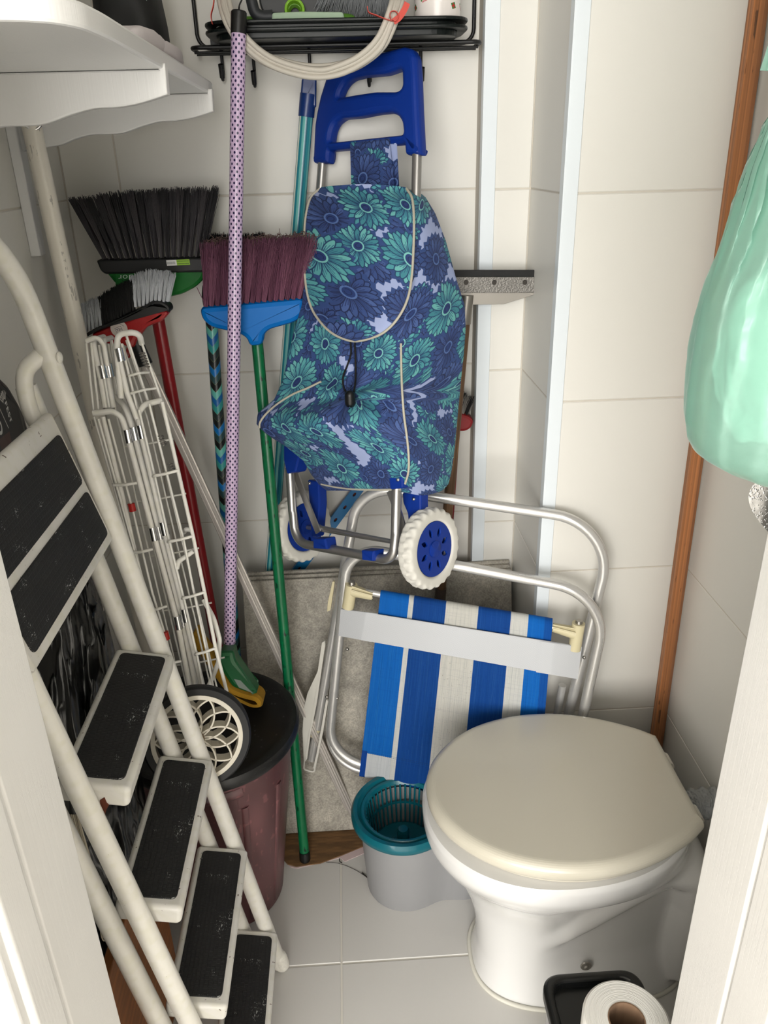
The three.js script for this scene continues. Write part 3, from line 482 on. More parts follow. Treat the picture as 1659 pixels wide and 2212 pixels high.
// 4. black brush with a chevron wrapped handle behind it
{
  const z = -1.495, t = thing('broom', 'black bristled broom on a blue and teal chevron wrapped pole behind the purple broom', 'broom', V(-0.22, 0, -1.45));
  part(t, 'head', flat([[440, 612], [566, 606], [566, 632], [480, 640], [472, 660], [442, 660], [438, 635]], z, 0.04, 0.005, 0.004), blackPlastic);
  tufts(t, [443, 612], [564, 606], [446, 510], [570, 505], z + 0.012, 11, 2, 0.014, 50, 0.003, 0.007, 0.0006, mat(0x070606, 0.7), { curl: 0.005 });
  const tex = canvasTex(256, 512, (x, w, h) => { const cs = ['#141a1b', '#1f2a2c', '#2f8f8c', '#0b5f9e', '#5fb0a6', '#0d1314', '#27464a', '#0a69ad']; const bh = h / 8; for (let k = -3; k < 13; k++) { x.fillStyle = cs[((k % 8) + 8) % 8]; x.beginPath(); const y = k * bh; x.moveTo(0, y); x.lineTo(w / 4, y - 84); x.lineTo(w / 2, y); x.lineTo(w * 0.75, y - 84); x.lineTo(w, y); x.lineTo(w, y + bh); x.lineTo(w * 0.75, y + bh - 84); x.lineTo(w / 2, y + bh); x.lineTo(w / 4, y + bh - 84); x.lineTo(0, y + bh); x.fill(); x.strokeStyle = 'rgba(150,160,100,.6)'; x.lineWidth = 2; x.stroke(); } }, { sx: 0.0704, sy: 0.115 });
  const a = at(453, 640, z), b = at(487, 1110, -1.47); part(t, 'handle', rod(a, beyond(a, b, 0.01), 0.0112, { sides: 18 }), phys(0xffffff, 0.3, { map: tex }));
}
// 5. dotted mop pole with its green head and yellow sponge on the bin lid
{
  const a = at(516, 24, -1.375), b = at(496, 1388, -1.275), t = thing('sponge_mop', 'pink pole with dark dots ending in a green mop head with yellow sponge', 'mop', V(b.x, 0.44, b.z));
  const d = a.clone().sub(b).normalize();
  const dots = canvasTex(512, 512, (x, w, h) => { x.fillStyle = '#cdb4d3'; x.fillRect(0, 0, w, h); x.fillStyle = '#1c1040'; const n = 8; for (let j = 0; j < n * 2; j++) for (let i = 0; i < n; i++) { x.beginPath(); x.arc((i + (j % 2) * 0.5 + 0.25) * w / n, (j + 0.5) * h / (n * 2), 11.5, 0, 7); x.fill(); } }, { sx: 0.069, sy: 0.088 });
  part(t, 'pole', rod(b, a.clone().addScaledVector(d, -0.028), 0.011, { sides: 20 }), phys(0xffffff, 0.28, { map: dots }));
  part(t, 'end_cap', sweep([a.clone().addScaledVector(d, -0.03), a.clone().addScaledVector(d, -0.002), a], (s) => s > 0.97 ? 0.0105 : 0.0118, { sides: 20 }), blackPlastic);
  part(t, 'hanging_cord', sweep(curve([a.clone(), at(517, 12, -1.37), at(524, -4, -1.38), at(530, -30, -1.40)], 14), 0.0012, { sides: 6 }), blackPlastic);
  part(t, 'ferrule', rod(b.clone().addScaledVector(d, -0.02), b.clone().addScaledVector(d, 0.006), 0.0106, { sides: 18 }), blackPlastic);
  const P = (l) => px5(l, 340, 1360, 3.606), z = -1.235;
  const g = phys(new THREE.Color().setRGB(0.004, 0.11, 0.03), 0.35), pl = plane(-1.115, 0, -0.25);
  part(t, 'head', flat(P([[512, 138], [606, 138], [618, 205], [705, 330], [792, 468], [690, 450], [596, 412], [512, 285], [470, 190], [490, 160]]), z, 0.05, 0.008, 0.006, pl), g);
  part(t, 'sponge', flat(P([[300, -30], [350, 60], [490, 245], [592, 405], [690, 445], [800, 470], [838, 520], [822, 568], [745, 572], [590, 498], [510, 400], [400, 240], [280, 60]]), z, 0.062, 0.01, 0.01, pl), mat(new THREE.Color().setRGB(0.42, 0.22, 0.012), 0.95, { bumpMap: dataTex(128, 128, () => 90 + rnd() * 160, { sx: 0.03, sy: 0.03 }), bumpScale: 0.001 }));
  const lb = vec2s(pl, P([[612, 345], [660, 355], [758, 455], [690, 425], [650, 410]])); part(t, 'paper_label', onPlane(extrude(shape2(lb), 0.0006), pl, 0.0251), mat(0x8f9a93, 0.8));
}
// 6. teal striped tube hanging from the rack
{
  const a = at(667, 180, -1.535), b = at(584, 1240, -1.54), t = thing('striped_tube', 'teal striped metal tube with a dark blue cap hanging from the black rack', 'pole', V(b.x, 0.3, -1.54)), d = a.clone().sub(b).normalize();
  const tex = canvasTex(256, 64, (x) => { const cs = ['#1d6f80', '#5fa9a8', '#2a8391', '#17667a', '#6db4b0', '#2a8391', '#e0e8dc', '#2a8391', '#1d6f80', '#57a0a2', '#17667a', '#4f9b9e', '#cfdcd2', '#2a8391', '#17667a', '#4f9b9e']; cs.forEach((c, i) => { x.fillStyle = c; x.fillRect(i * 16, 0, 16, 64); }); }, { sx: 0.0754, sy: 1 });
  part(t, 'tube', rod(b.clone().addScaledVector(d, -0.3), a.clone().addScaledVector(d, -0.05), 0.012, { sides: 20 }), phys(0xffffff, 0.25, { map: tex }));
  const cap = [[649, 232], [649, 212], [652, 172], [656, 168], [660, 182], [667, 194], [675, 182], [679, 168], [684, 172], [683, 232]], cp = plane(-1.535);
  part(t, 'hook_cap', [rod(a.clone().addScaledVector(d, -0.052), a.clone().addScaledVector(d, -0.016), 0.0138, { sides: 20 }), onPlane(extrude(shape2(vec2s(cp, cap), 0.002), 0.014, 0.003), cp, -0.007)], phys(new THREE.Color().setRGB(0.004, 0.03, 0.16), 0.35));
}
// 7. pale pole hooked on the shelf bracket
{
  const a = at(67, 268, -1.325), b = at(330, 1452, { y: 0.455 }), t = thing('hanging_pole', 'pale cream metal pole hung by a ring from the white shelf bracket', 'pole', V(b.x, b.y, b.z));
  const scuff = dataTex(128, 512, (x, y) => { const k = tnoise(x / 10, y / 30, 12) > 0.8 && tnoise(x / 3, y / 5, 40, 3) > 0.6 ? 0.8 : 1; return [238 * k, 232 * k, 219 * k]; }, { srgb: true, sx: 0.08, sy: 0.6 });
  part(t, 'tube', sweep([a, b], 0.0142, { sides: 18 }), phys(0xffffff, 0.3, { map: scuff }));
  part(t, 'ring', new THREE.TorusGeometry(0.0125, 0.0022, 10, 28, 4.6).rotateZ(1.7).rotateY(0.35).translate(at(67, 262, -1.31).x, at(67, 262, -1.31).y + 0.002, -1.315), chrome);
}
// 8. blue slotted bar
{
  const f = plane(-1.545), P0 = f.p(905, 880), P1 = f.p(600, 1290), d = P1.clone().sub(P0), L = d.length(), t = thing('slotted_bar', 'blue slotted metal bar slanting behind the left trolley wheel', 'bar', f.w(P1.x, P1.y)); d.normalize();
  const w = 0.0115, n = new THREE.Vector2(-d.y, d.x), c = [[P0, 1], [P1, 1], [P1, -1], [P0, -1]].map(([p, s]) => [p.x + n.x * w * s, p.y + n.y * w * s]); const sh = shape2(c), N = 15;
  for (let i = 0; i < N; i++) { const q = P0.clone().addScaledVector(d, L * (i + 0.5) / N), ho = new THREE.Path(), pts = []; for (let k = 0; k < 14; k++) { const a = k / 14 * Math.PI * 2, l = Math.cos(a) * 0.0052, h = Math.sin(a) * 0.0026; pts.push(new THREE.Vector2(q.x + d.x * l + n.x * h, q.y + d.y * l + n.y * h)); } ho.setFromPoints(pts); sh.holes.push(ho); }
  const blue = phys(new THREE.Color().setRGB(0.008, 0.15, 0.36), 0.3);
  part(t, 'web', onPlane(extrude(sh, 0.003, 0.0006), f), blue);
  const rail = (s) => onPlane(extrude(shape2([[P0, s], [P1, s], [P1, s - 0.16 * Math.sign(s)], [P0, s - 0.16 * Math.sign(s)]].map(([p, k]) => [p.x + n.x * w * k, p.y + n.y * w * k])), 0.01, 0.0005), f, -0.008);
  part(t, 'flange', rail(1), blue); part(t, 'flange', rail(-1), blue);
  part(t, 'backing_strip', onPlane(extrude(shape2(c), 0.001), f, -0.006), mat(new THREE.Color().setRGB(0.12, 0.02, 0.01), 0.8));
}
// 9. floor squeegee, rubber edge up
{
  const z = -1.45, f = plane(z), t = thing('squeegee', 'metal floor squeegee with black rubber edge on a brown wooden handle behind the bag', 'squeegee', V(0.18, 0, -1.4));
  const rough = dataTex(256, 256, (x, y) => 60 + 190 * tnoise(x / 7, y / 7, 36), { sx: 0.06, sy: 0.06 });
  const st = mat(new THREE.Color().setRGB(0.2, 0.19, 0.175), 0.5, { metalness: 0.7, bumpMap: rough, bumpScale: 0.0007 }), st2 = mat(new THREE.Color().setRGB(0.3, 0.28, 0.25), 0.42, { metalness: 0.8 });
  part(t, 'rubber_blade', flat([[852, 597], [853, 583], [1165, 583], [1166, 598], [1158, 630], [860, 632]], z - 0.002, 0.006, 0.001), mat(0x080808, 0.7));
  part(t, 'clamp_plate', flat([[856, 598], [1162, 598], [1157, 632], [861, 634]], z + 0.003, 0.004, 0.0008, 0.004), st);
  part(t, 'back_plate', flat([[862, 632], [1154, 632], [1152, 637], [1088, 657], [930, 660], [866, 640]], z + 0.0015, 0.003, 0.0006, 0.002), st2);
  for (const x of [880, 946, 1007, 1068, 1134]) { const c = at(x, 610, z + 0.0052); part(t, 'rivet', new THREE.CylinderGeometry(0.0042, 0.0046, 0.0018, 14).rotateX(Math.PI / 2).translate(c.x, c.y, c.z), mat(0x35312d, 0.5, { metalness: 0.6 })); }
  const wood = dataTex(128, 256, (x, y) => { const k = 0.75 + 0.5 * tnoise(x / 4, y / 60, 32) * tnoise(x / 20, y / 30, 6, 2); return [120 * k, 88 * k, 58 * k]; }, { srgb: true, sx: 0.07, sy: 0.4 });
  const a = at(1008, 645, z + 0.002), b = at(950, 1300, -1.455); part(t, 'handle', rod(a, beyond(a, b, 0.02), 0.0105, { sides: 16 }), mat(0xffffff, 0.6, { map: wood }));
  part(t, 'socket', rod(a.clone().lerp(b, -0.01), a.clone().lerp(b, 0.07), 0.0122, { sides: 16 }), st2);
  part(t, 'collar', rod(beyond(a, b, b.y + 0.035), beyond(a, b, b.y - 0.02), 0.0118, { sides: 16 }), mat(new THREE.Color().setRGB(0.12, 0.09, 0.07), 0.5, { metalness: 0.4 })); const s = beyond(a, b, b.y + 0.006); part(t, 'screw', new THREE.SphereGeometry(0.004, 12, 8).translate(s.x + 0.002, s.y, s.z + 0.011), screwMat);
}
// 10. little red brush behind the bag
{
  const z = -1.53, t = thing('small_brush', 'small red brush with grey white bristles showing behind the right edge of the bag', 'brush', V(0.2, 0.6, z));
  part(t, 'head', flat([[960, 885], [985, 886], [1012, 893], [1021, 903], [1016, 918], [1004, 926], [972, 927], [958, 915]], z, 0.04, 0.006, 0.006), phys(new THREE.Color().setRGB(0.25, 0.012, 0.015), 0.35));
  tufts(t, [966, 888], [1014, 897], [978, 832], [1022, 862], z + 0.012, 6, 2, 0.014, 40, 0.0024, 0.006, 0.0006, [mat(0x8d8983, 0.8), mat(0x1a1918, 0.8)], {});
  const a = at(985, 915, z), b = at(960, 1290, -1.545); part(t, 'handle', rod(a, b, 0.009, { sides: 12 }), mat(new THREE.Color().setRGB(0.25, 0.012, 0.015), 0.4));
}
// ---------------------------------------------------------------- shopping trolley with a floral bag, hung from the rack
const floral = (() => {
  const S = 1400;
  return canvasTex(S, S, (x) => {
    let s = 11; const rn = (a = 0, b = 1) => { s = (s * 48271) % 2147483647; return a + (b - a) * s / 2147483647; };
    x.fillStyle = '#a3b0d8'; x.fillRect(0, 0, S, S);
    const wrap = (cx, cy, R, f) => { for (const ox of [-S, 0, S]) for (const oy of [-S, 0, S]) if (cx + ox > -R * 1.3 && cx + ox < S + R * 1.3 && cy + oy > -R * 1.3 && cy + oy < S + R * 1.3) { x.save(); x.translate(cx + ox, cy + oy); f(); x.restore(); } };
    const petal = (L, w, fill, edge, vein, n) => { x.beginPath(); x.moveTo(L * 0.16, 0); x.bezierCurveTo(L * 0.4, -w, L * 0.8, -w * 1.15, L, -w * 0.25); x.quadraticCurveTo(L * 1.03, 0, L, w * 0.25); x.bezierCurveTo(L * 0.8, w * 1.15, L * 0.4, w, L * 0.16, 0); x.fillStyle = fill; x.fill(); x.strokeStyle = edge; x.lineWidth = 5; x.stroke(); x.strokeStyle = vein; x.lineWidth = 2.6; for (let k = 0; k < n; k++) { const q = (k - (n - 1) / 2) * w * 0.42; x.beginPath(); x.moveTo(L * 0.22, q * 0.3); x.quadraticCurveTo(L * 0.5, q, L * (0.6 + 0.22 * ((k * 7) % 3) / 2), q * 1.1); x.stroke(); } };
    const flower = (cx, cy, R, kind, sq, rot) => {
      const teal = kind === 0, n = 15 + Math.floor(R) % 4, a0 = rot;
      const F = teal ? ['#4b96a0', '#5aa5a8', '#3f8592', '#6ab3b0'] : ['#3c5389', '#30467a', '#475f97', '#354c83'], E = teal ? '#1a3d63' : '#1a2750', Vn = teal ? '#24567a' : '#1f2f60';
      const lens = Array.from({ length: n * 2 }, () => rn(0.86, 1.05)), cols = Array.from({ length: n * 2 }, () => F[Math.floor(rn(0, 4))]);
      wrap(cx, cy, R * 1.2, () => { x.rotate(a0); x.scale(1, sq);
        x.fillStyle = '#30497f'; x.beginPath(); for (let k = 0; k < 40; k++) { const a = k / 40 * 6.2832, r = R * (k % 2 ? 1.1 : 0.96); x.lineTo(Math.cos(a) * r, Math.sin(a) * r); } x.fill();
        for (let L = 0; L < 2; L++) for (let k = 0; k < n; k++) { x.save(); x.rotate((k + L * 0.5) / n * 6.2832); petal(R * lens[k + L * n] * (L ? 0.9 : 1), R * 0.145, cols[k + L * n], E, Vn, 3); x.restore(); }
        x.fillStyle = E; for (let k = 0; k < 30; k++) { const a = k / 30 * 6.2832; x.beginPath(); x.moveTo(Math.cos(a) * R * 0.2, Math.sin(a) * R * 0.2); x.lineTo(Math.cos(a + 0.05) * R * (0.36 + 0.09 * (k % 3)), Math.sin(a + 0.05) * R * (0.36 + 0.09 * (k % 3))); x.lineTo(Math.cos(a + 0.13) * R * 0.2, Math.sin(a + 0.13) * R * 0.2); x.fill(); }
        x.fillStyle = teal ? '#7cc2bb' : '#5571a8'; x.beginPath(); x.ellipse(0, 0, R * 0.25, R * 0.24, 0, 0, 7); x.fill(); x.fillStyle = '#22386f'; x.beginPath(); x.ellipse(0, 0, R * 0.19, R * 0.18, 0, 0, 7); x.fill(); x.strokeStyle = '#122450'; x.lineWidth = 4; x.beginPath(); x.ellipse(R * 0.02, 0, R * 0.11, R * 0.1, 0.4, 0, 5.4); x.stroke(); });
    };
    // scattered flowers, the darker ones mostly beneath
    const g = 6, list = [];
    for (let j = 0; j < g; j++) for (let i = 0; i < g; i++) list.push([(i + 0.5 + rn(-0.22, 0.22) + (j % 2) * 0.5) * S / g, (j + 0.5 + rn(-0.22, 0.22)) * S / g, rn(118, 152), (i * 2 + j * 3 + (rn() > 0.8 ? 1 : 0)) % 5 < 2 ? 1 : 0]);
    for (let k = 0; k < 22; k++) { const cx = rn(0, S), cy = rn(0, S); flower(cx, cy, rn(90, 125), 1, rn(0.85, 1), rn(0, 6)); }
    for (let k = 0; k < 16; k++) flower(rn(0, S), rn(0, S), rn(95, 125), 0, rn(0.85, 1), rn(0, 6));
    list.sort((a, b) => b[3] - a[3]); for (const [cx, cy, R, k] of list) flower(cx % S, cy, R, k, rn(0.82, 1), rn(0, 6));
    // patches of the pale ground left open between the flowers
    for (let k = 0; k < 0; k++) { const cx = rn(0, S), cy = rn(0, S), R = rn(28, 50); const pt = Array.from({ length: 14 }, (_, q) => [q / 14 * 6.2832, R * (q % 2 ? rn(0.5, 0.75) : rn(0.9, 1.2))]); wrap(cx, cy, R, () => { x.beginPath(); pt.forEach(([a, r]) => x.lineTo(Math.cos(a) * r, Math.sin(a) * r * 0.9)); x.closePath(); x.fillStyle = '#8fa2d4'; x.fill(); x.strokeStyle = '#152a5e'; x.lineWidth = 4; x.stroke(); }); }
  }, { sx: 0.4, sy: 0.4 });
})();
const weave = dataTex(64, 64, (x, y) => 128 + (((x >> 1) + (y >> 1)) % 2 ? 50 : -50), { sx: 0.012, sy: 0.012 });
{
  const T = plane(-1.0915, 1.0, -0.313), t = thing('shopping_trolley', 'two wheeled shopping trolley with blue handle and floral bag hung from the black rack', 'trolley', T.at(790, 1180));
  const blue = phys(new THREE.Color().setRGB(0.004, 0.032, 0.26), 0.42, { specularIntensity: 0.6 }), steel = mat(new THREE.Color().setRGB(0.45, 0.44, 0.43), 0.35, { metalness: 0.9 }), cloth = phys(0xffffff, 0.72, { map: floral, bumpMap: weave, bumpScale: 0.00025, sheen: 0.15, sheenColor: new THREE.Color(0.5, 0.6, 0.8) });
  const pipe = mat(new THREE.Color().setRGB(0.5, 0.47, 0.38), 0.7);
  // handle
  const outer = [[684, 354], [688, 274], [692, 247], [700, 211], [714, 167], [735, 140], [765, 126], [798, 120], [830, 117], [861, 109], [881, 104], [897, 109], [905, 124], [908, 159], [911, 239], [916, 336], [883, 336], [881, 312], [718, 328], [716, 354]];
  const h1 = [[738, 216], [742, 199], [752, 183], [766, 173], [792, 167], [838, 163], [867, 153], [876, 156], [877, 192], [865, 201], [818, 201], [778, 207], [750, 212]], h2 = [[720, 310], [723, 286], [730, 270], [746, 258], [782, 255], [822, 247], [850, 245], [867, 252], [876, 266], [879, 293]];
  const sh = shape2(vec2s(T, outer), 0.004); for (const h of [h1, h2]) { const q = shape2(vec2s(T, h), 0.006); sh.holes.push(new THREE.Path(q.getPoints(6))); }
  part(t, 'handle', onPlane(extrude(sh, 0.026, 0.0095, 8, 4), T, -0.013), blue);
  for (const [a, b] of [[[697, 346], [646, 985]], [[901, 330], [884, 1080]]]) part(t, 'frame_tube', rod(T.at(...a), T.at(...b), 0.0081, { sides: 16 }), steel);
  // bag: rows of left edge, front right corner, back right edge with their depths
  const B = [[412, 684, 872, 900, -1.475, -1.385, -1.405], [424, 668, 884, 918, -1.465, -1.362, -1.395], [460, 658, 889, 940, -1.45, -1.335, -1.385], [520, 657, 890, 963, -1.43, -1.31, -1.375], [600, 658, 886, 985, -1.405, -1.285, -1.36], [660, 652, 878, 1004, -1.39, -1.262, -1.345], [710, 637, 870, 1006, -1.385, -1.245, -1.335], [765, 623, 866, 1002, -1.375, -1.232, -1.325], [820, 612, 868, 996, -1.36, -1.215, -1.315], [865, 592, 870, 992, -1.345, -1.2, -1.305], [895, 556, 872, 989, -1.325, -1.19, -1.298], [918, 554, 875, 987, -1.315, -1.183, -1.293], [940, 578, 879, 985, -1.312, -1.178, -1.288], [965, 618, 882, 983, -1.315, -1.175, -1.283], [995, 655, 884, 979, -1.325, -1.178, -1.278], [1025, 672, 883, 974, -1.34, -1.185, -1.275], [1048, 690, 876, 968, -1.35, -1.195, -1.27], [1060, 706, 868, 955, -1.352, -1.205, -1.262]];
  const rowAt = (py) => { let k = 0; while (k < B.length - 2 && B[k + 1][0] < py) k++; const q = Math.min(1.1, Math.max(0, (py - B[k][0]) / (B[k + 1][0] - B[k][0]))); return B[k].map((v, i) => lerp(v, B[k + 1][i], q)); };
  const bulge = (u, py) => { const m = Math.sin(Math.PI * Math.min(1, Math.max(0, u))); return m * (0.014 + 0.016 * Math.exp(-(((py - 930) / 55) ** 2)) - 0.022 * Math.exp(-(((py - 800) / 60) ** 2))); };
  const folds = (px, py) => { const d = px - 757, r = Math.hypot(d, (py - 855) * 0.9); return py < 750 ? 0.003 * (fbm(px / 60, py / 90, 2) - 0.5) : 0.010 * Math.exp(-r / 95) * Math.cos(Math.atan2(py - 855, d) * 7 + 1) + 0.008 * (fbm(px / 55, py / 60, 5) - 0.5) + 0.012 * (fbm(px / 140, py / 120, 9) - 0.5); };
  const zf = (px, py) => { const r = rowAt(py), u = (px - r[1]) / (r[2] - r[1]); return u <= 1 ? lerp(r[4], r[5], Math.max(0, u)) + bulge(u, py) + folds(px, py) : lerp(r[5], r[6], (px - r[2]) / (r[3] - r[2])) + 0.012 * Math.sin(Math.PI * Math.min(1, (px - r[2]) / (r[3] - r[2]))) + 0.25 * folds(px, py); };
  const rowsB = [], N = 90; for (let i = 0; i <= N; i++) { const py = lerp(B[0][0], B[B.length - 1][0], i / N), r = rowAt(py), row = [], n1 = 46, n2 = 22;
    const low = Math.max(0, (py - 1035) / 25) * 10;
    for (let j = 0; j <= n1 + n2; j++) { const px = j <= n1 ? lerp(r[1], r[2], j / n1) : lerp(r[2], r[3], (j - n1) / n2); row.push(at(px, py + (j > n1 ? low * Math.sin(Math.PI * (j - n1) / n2) : 0), zf(px, py))); }
    const a = row[0].clone(), e = row[row.length - 1].clone(), Tz = (p, px) => { const q = p.clone().addScaledVector(T.n, -0.075); const back = T.abc[0] + T.abc[1] * q.x + T.abc[2] * q.y; if (q.z < back) q.z = back; return q; };
    const bl = a.clone().add(V(0.035, 0.0, -0.055)), br = e.clone().add(V(-0.03, 0, -0.05)); bl.z = Math.max(bl.z, -1.55); br.z = Math.max(br.z, -1.55);
    const rim = [], M = 16; for (let j = 1; j <= M; j++) { const k = j / M; rim.push(e.clone().multiplyScalar((1 - k) ** 3).addScaledVector(e.clone().add(V(0.004, 0, -0.03)), 3 * k * (1 - k) ** 2).addScaledVector(br, 3 * k * k * (1 - k)).addScaledVector(br.clone().lerp(bl, 0.3), k ** 3)); }
    const s2 = rim[rim.length - 1]; for (let j = 1; j <= M; j++) { const k = j / M; rim.push(s2.clone().multiplyScalar((1 - k) ** 3).addScaledVector(bl, 3 * k * (1 - k) ** 2).addScaledVector(a.clone().add(V(-0.004, 0, -0.03)), 3 * k * k * (1 - k)).addScaledVector(a, k ** 3)); }
    rowsB.push([...row, ...rim]); }
  const cap = (row) => { const c = V(0, 0, 0); row.forEach((p) => c.addScaledVector(p, 1 / row.length)); return [row, row.map((p) => p.clone().lerp(c, 0.5)), row.map(() => c.clone())]; };
  part(t, 'bag', [grid(rowsB, { closed: true }), grid(cap(rowsB[0]).reverse()), grid(cap(rowsB[N]))], cloth);
  const bag = t.children[t.children.length - 1];
  // flap over the opening, with its rounded piped edge
  const FE = [[408, 690, 878], [425, 672, 889], [470, 660, 894], [540, 657, 893], [600, 659, 889], [640, 665, 882], [670, 675, 870], [698, 694, 851], [718, 715, 829], [730, 737, 803], [737, 766, 767]];
  const fe = (py) => { let k = 0; while (k < FE.length - 2 && FE[k + 1][0] < py) k++; const q = (py - FE[k][0]) / (FE[k + 1][0] - FE[k][0]); return [lerp(FE[k][1], FE[k + 1][1], q), lerp(FE[k][2], FE[k + 1][2], q)]; };
  const off = (py) => 0.010 + 0.012 * Math.max(0, Math.min(1, (py - 420) / 200));
  const fp = (px, py, o = 0) => at(px, py, zf(px, py) + off(py) + o);
  const FR = []; for (let i = 0; i <= 44; i++) { const py = 404 + 333 * Math.sin(i / 44 * Math.PI / 2), e = fe(py), row = []; for (let j = 0; j <= 30; j++) { const u = j / 30, px = lerp(e[0], e[1], u); row.push(fp(px, py - 6 * Math.sin(u * Math.PI) * Math.max(0, 1 - (py - 404) / 30), -0.007 * (2 * Math.abs(u - 0.5)) ** 4)); } FR.push(row); }
  const uvf = (i, j, p) => [p.x * 1.15 + p.z * -0.5 + 0.13, p.y + 0.06];
  part(t, 'flap', [grid(FR, { uvf }), grid(FR.map((r) => r.map((p) => p.clone().add(V(0, 0, -0.0025)))), { uvf })], cloth);
  const edge = FE.map(([y, l]) => [l, y]).concat(FE.slice(0, -1).reverse().map(([y, , r]) => [r, y])); part(t, 'piping', sweep(curve(edge.map(([x, y]) => fp(x, y, -0.006)), 120), 0.0021, { sides: 8 }), pipe);
  const seam = (l, o = 0.002) => part(t, 'piping', sweep(curve(l.map(([x, y]) => at(x, y, zf(x, y) + o)), 50), 0.0019, { sides: 8 }), pipe);
  seam([[866, 742], [867, 800], [869, 850], [873, 900], [879, 945], [883, 990], [882, 1020], [875, 1045]]); seam([[694, 824], [665, 838], [632, 852], [600, 872], [574, 895], [562, 912], [560, 924]]);
  seam([[694, 1046], [730, 1053], [770, 1057], [820, 1058], [866, 1057]], 0.0005);
  // strap looped over the handle's lower bar
  const strip = (l0, l1, off0) => { const R = [], n = 20, k = l0.length - 1; for (let i = 0; i <= n; i++) { const v = i / n * k, q = Math.min(k - 1, Math.floor(v)), w = v - q, a = T.at(lerp(l0[q][0], l0[q + 1][0], w), lerp(l0[q][1], l0[q + 1][1], w), lerp(off0[q], off0[q + 1], w)), b = T.at(lerp(l1[q][0], l1[q + 1][0], w), lerp(l1[q][1], l1[q + 1][1], w), lerp(off0[q], off0[q + 1], w)); const row = []; for (let j = 0; j <= 8; j++) row.push(a.clone().lerp(b, j / 8)); R.push(row); } return [grid(R, { uvf: (i, j, p) => [p.x * 1.2 + 0.31, p.y + 0.21] }), grid(R.map((r) => r.map((p) => p.clone().addScaledVector(T.n, -0.0018))), { uvf: (i, j, p) => [p.x * 1.2 + 0.31, p.y + 0.21] })]; };
  part(t, 'strap', strip([[757, 306], [756, 312], [757, 340], [758, 380], [760, 430]], [[842, 297], [841, 303], [843, 335], [848, 370], [853, 420]], [0.012, 0.0155, 0.0155, 0.016, 0.02]), cloth);
  part(t, 'strap', strip([[838, 297], [838, 330], [840, 370], [844, 420]], [[855, 296], [857, 330], [859, 370], [862, 420]], [0.010, 0.006, 0.006, 0.008]), cloth);
  // drawstring and toggle
  const cord = (l) => sweep(curve(l.map(([x, y]) => at(x, y, zf(x, y) + 0.005)), 40), 0.0016, { sides: 7 });
  part(t, 'drawstring', [cord([[757, 736], [758, 765], [750, 790], [741, 815], [742, 835], [752, 855], [757, 868]]), cord([[766, 736], [768, 780], [767, 830], [762, 855], [757, 868]])], mat(0x08080a, 0.8));
  const tg = at(756, 862, zf(756, 862) + 0.009); part(t, 'toggle', new THREE.CapsuleGeometry(0.0085, 0.012, 6, 16).translate(tg.x, tg.y, tg.z), blackPlastic);
  // folding undercarriage
  const fr = (l, r, o, R = 0.03) => sweep(fillet(l.map(([x, y, k]) => T.at(x, y, k ?? o)), R, 8), r, { sides: 14 });
  part(t, 'front_foot', fr([[625, 1010], [632, 1105], [640, 1172], [850, 1212], [855, 1150], [857, 1045]], 0.0085, 0.055, 0.045), steel);
  const flatbar = (l, o) => sweep(l.map(([x, y]) => T.at(x, y, o)), 1, { profile: [[-0.007, -0.0016], [0.007, -0.0016], [0.007, 0.0016], [-0.007, 0.0016]], upv: T.n });
  part(t, 'link_bar', flatbar([[633, 1002], [645, 1040], [668, 1100], [688, 1150]], 0.036), steel);
  part(t, 'link_bar', flatbar([[842, 1060], [862, 1110], [880, 1175]], 0.036), steel);
  const bl = (l, d, o, r = 0.004) => { const f = T.off(o + d); return onPlane(extrude(shape2(vec2s(f, l), r), d, 0.003), f, -d); };
  part(t, 'hinge', bl([[612, 962], [649, 958], [646, 985], [637, 1020], [619, 1024], [612, 995]], 0.03, 0.038), blue);
  part(t, 'hinge', bl([[836, 1002], [871, 1000], [870, 1055], [842, 1058]], 0.03, 0.038), blue);
  part(t, 'hinge', bl([[664, 1036], [688, 1040], [690, 1090], [684, 1160], [672, 1160], [668, 1100]], 0.022, -0.012), blue);
  part(t, 'hinge', bl([[868, 1064], [909, 1064], [909, 1120], [905, 1165], [884, 1168], [880, 1110], [870, 1086]], 0.022, -0.004), blue);
  part(t, 'clip', bl([[675, 1163], [702, 1163], [706, 1187], [676, 1185]], 0.028, 0.042, 0.002), blue); part(t, 'clip', bl([[780, 1188], [808, 1190], [806, 1213], [781, 1210]], 0.028, 0.042, 0.002), blue);
  for (const [x, y, o] of [[642, 963, 0.069], [634, 1002, 0.04], [669, 1044, 0.012], [894, 1078, 0.02], [860, 1036, 0.07]]) { const p = T.at(x, y, o); part(t, 'rivet', new THREE.SphereGeometry(0.0035, 12, 8).translate(p.x, p.y, p.z), chrome); }
  // wheels on their axle
  const cL = T.at(652, 1137), cR = T.at(927, 1184), ax = cR.clone().sub(cL).normalize(), Q = new THREE.Quaternion().setFromUnitVectors(ZA, ax);
  part(t, 'axle', rod(cL, cR, 0.0042, { sides: 12 }), steel);
  const a2 = T.at(690, 1139, 0.03), b2 = T.at(868, 1174, 0.03); part(t, 'cross_rod', [rod(a2, b2, 0.0042, { sides: 12 }), new THREE.SphereGeometry(0.0055, 12, 8).translate(a2.x, a2.y, a2.z)], steel);
  const white = mat(new THREE.Color().setRGB(0.68, 0.66, 0.6), 0.8), NR = 48;
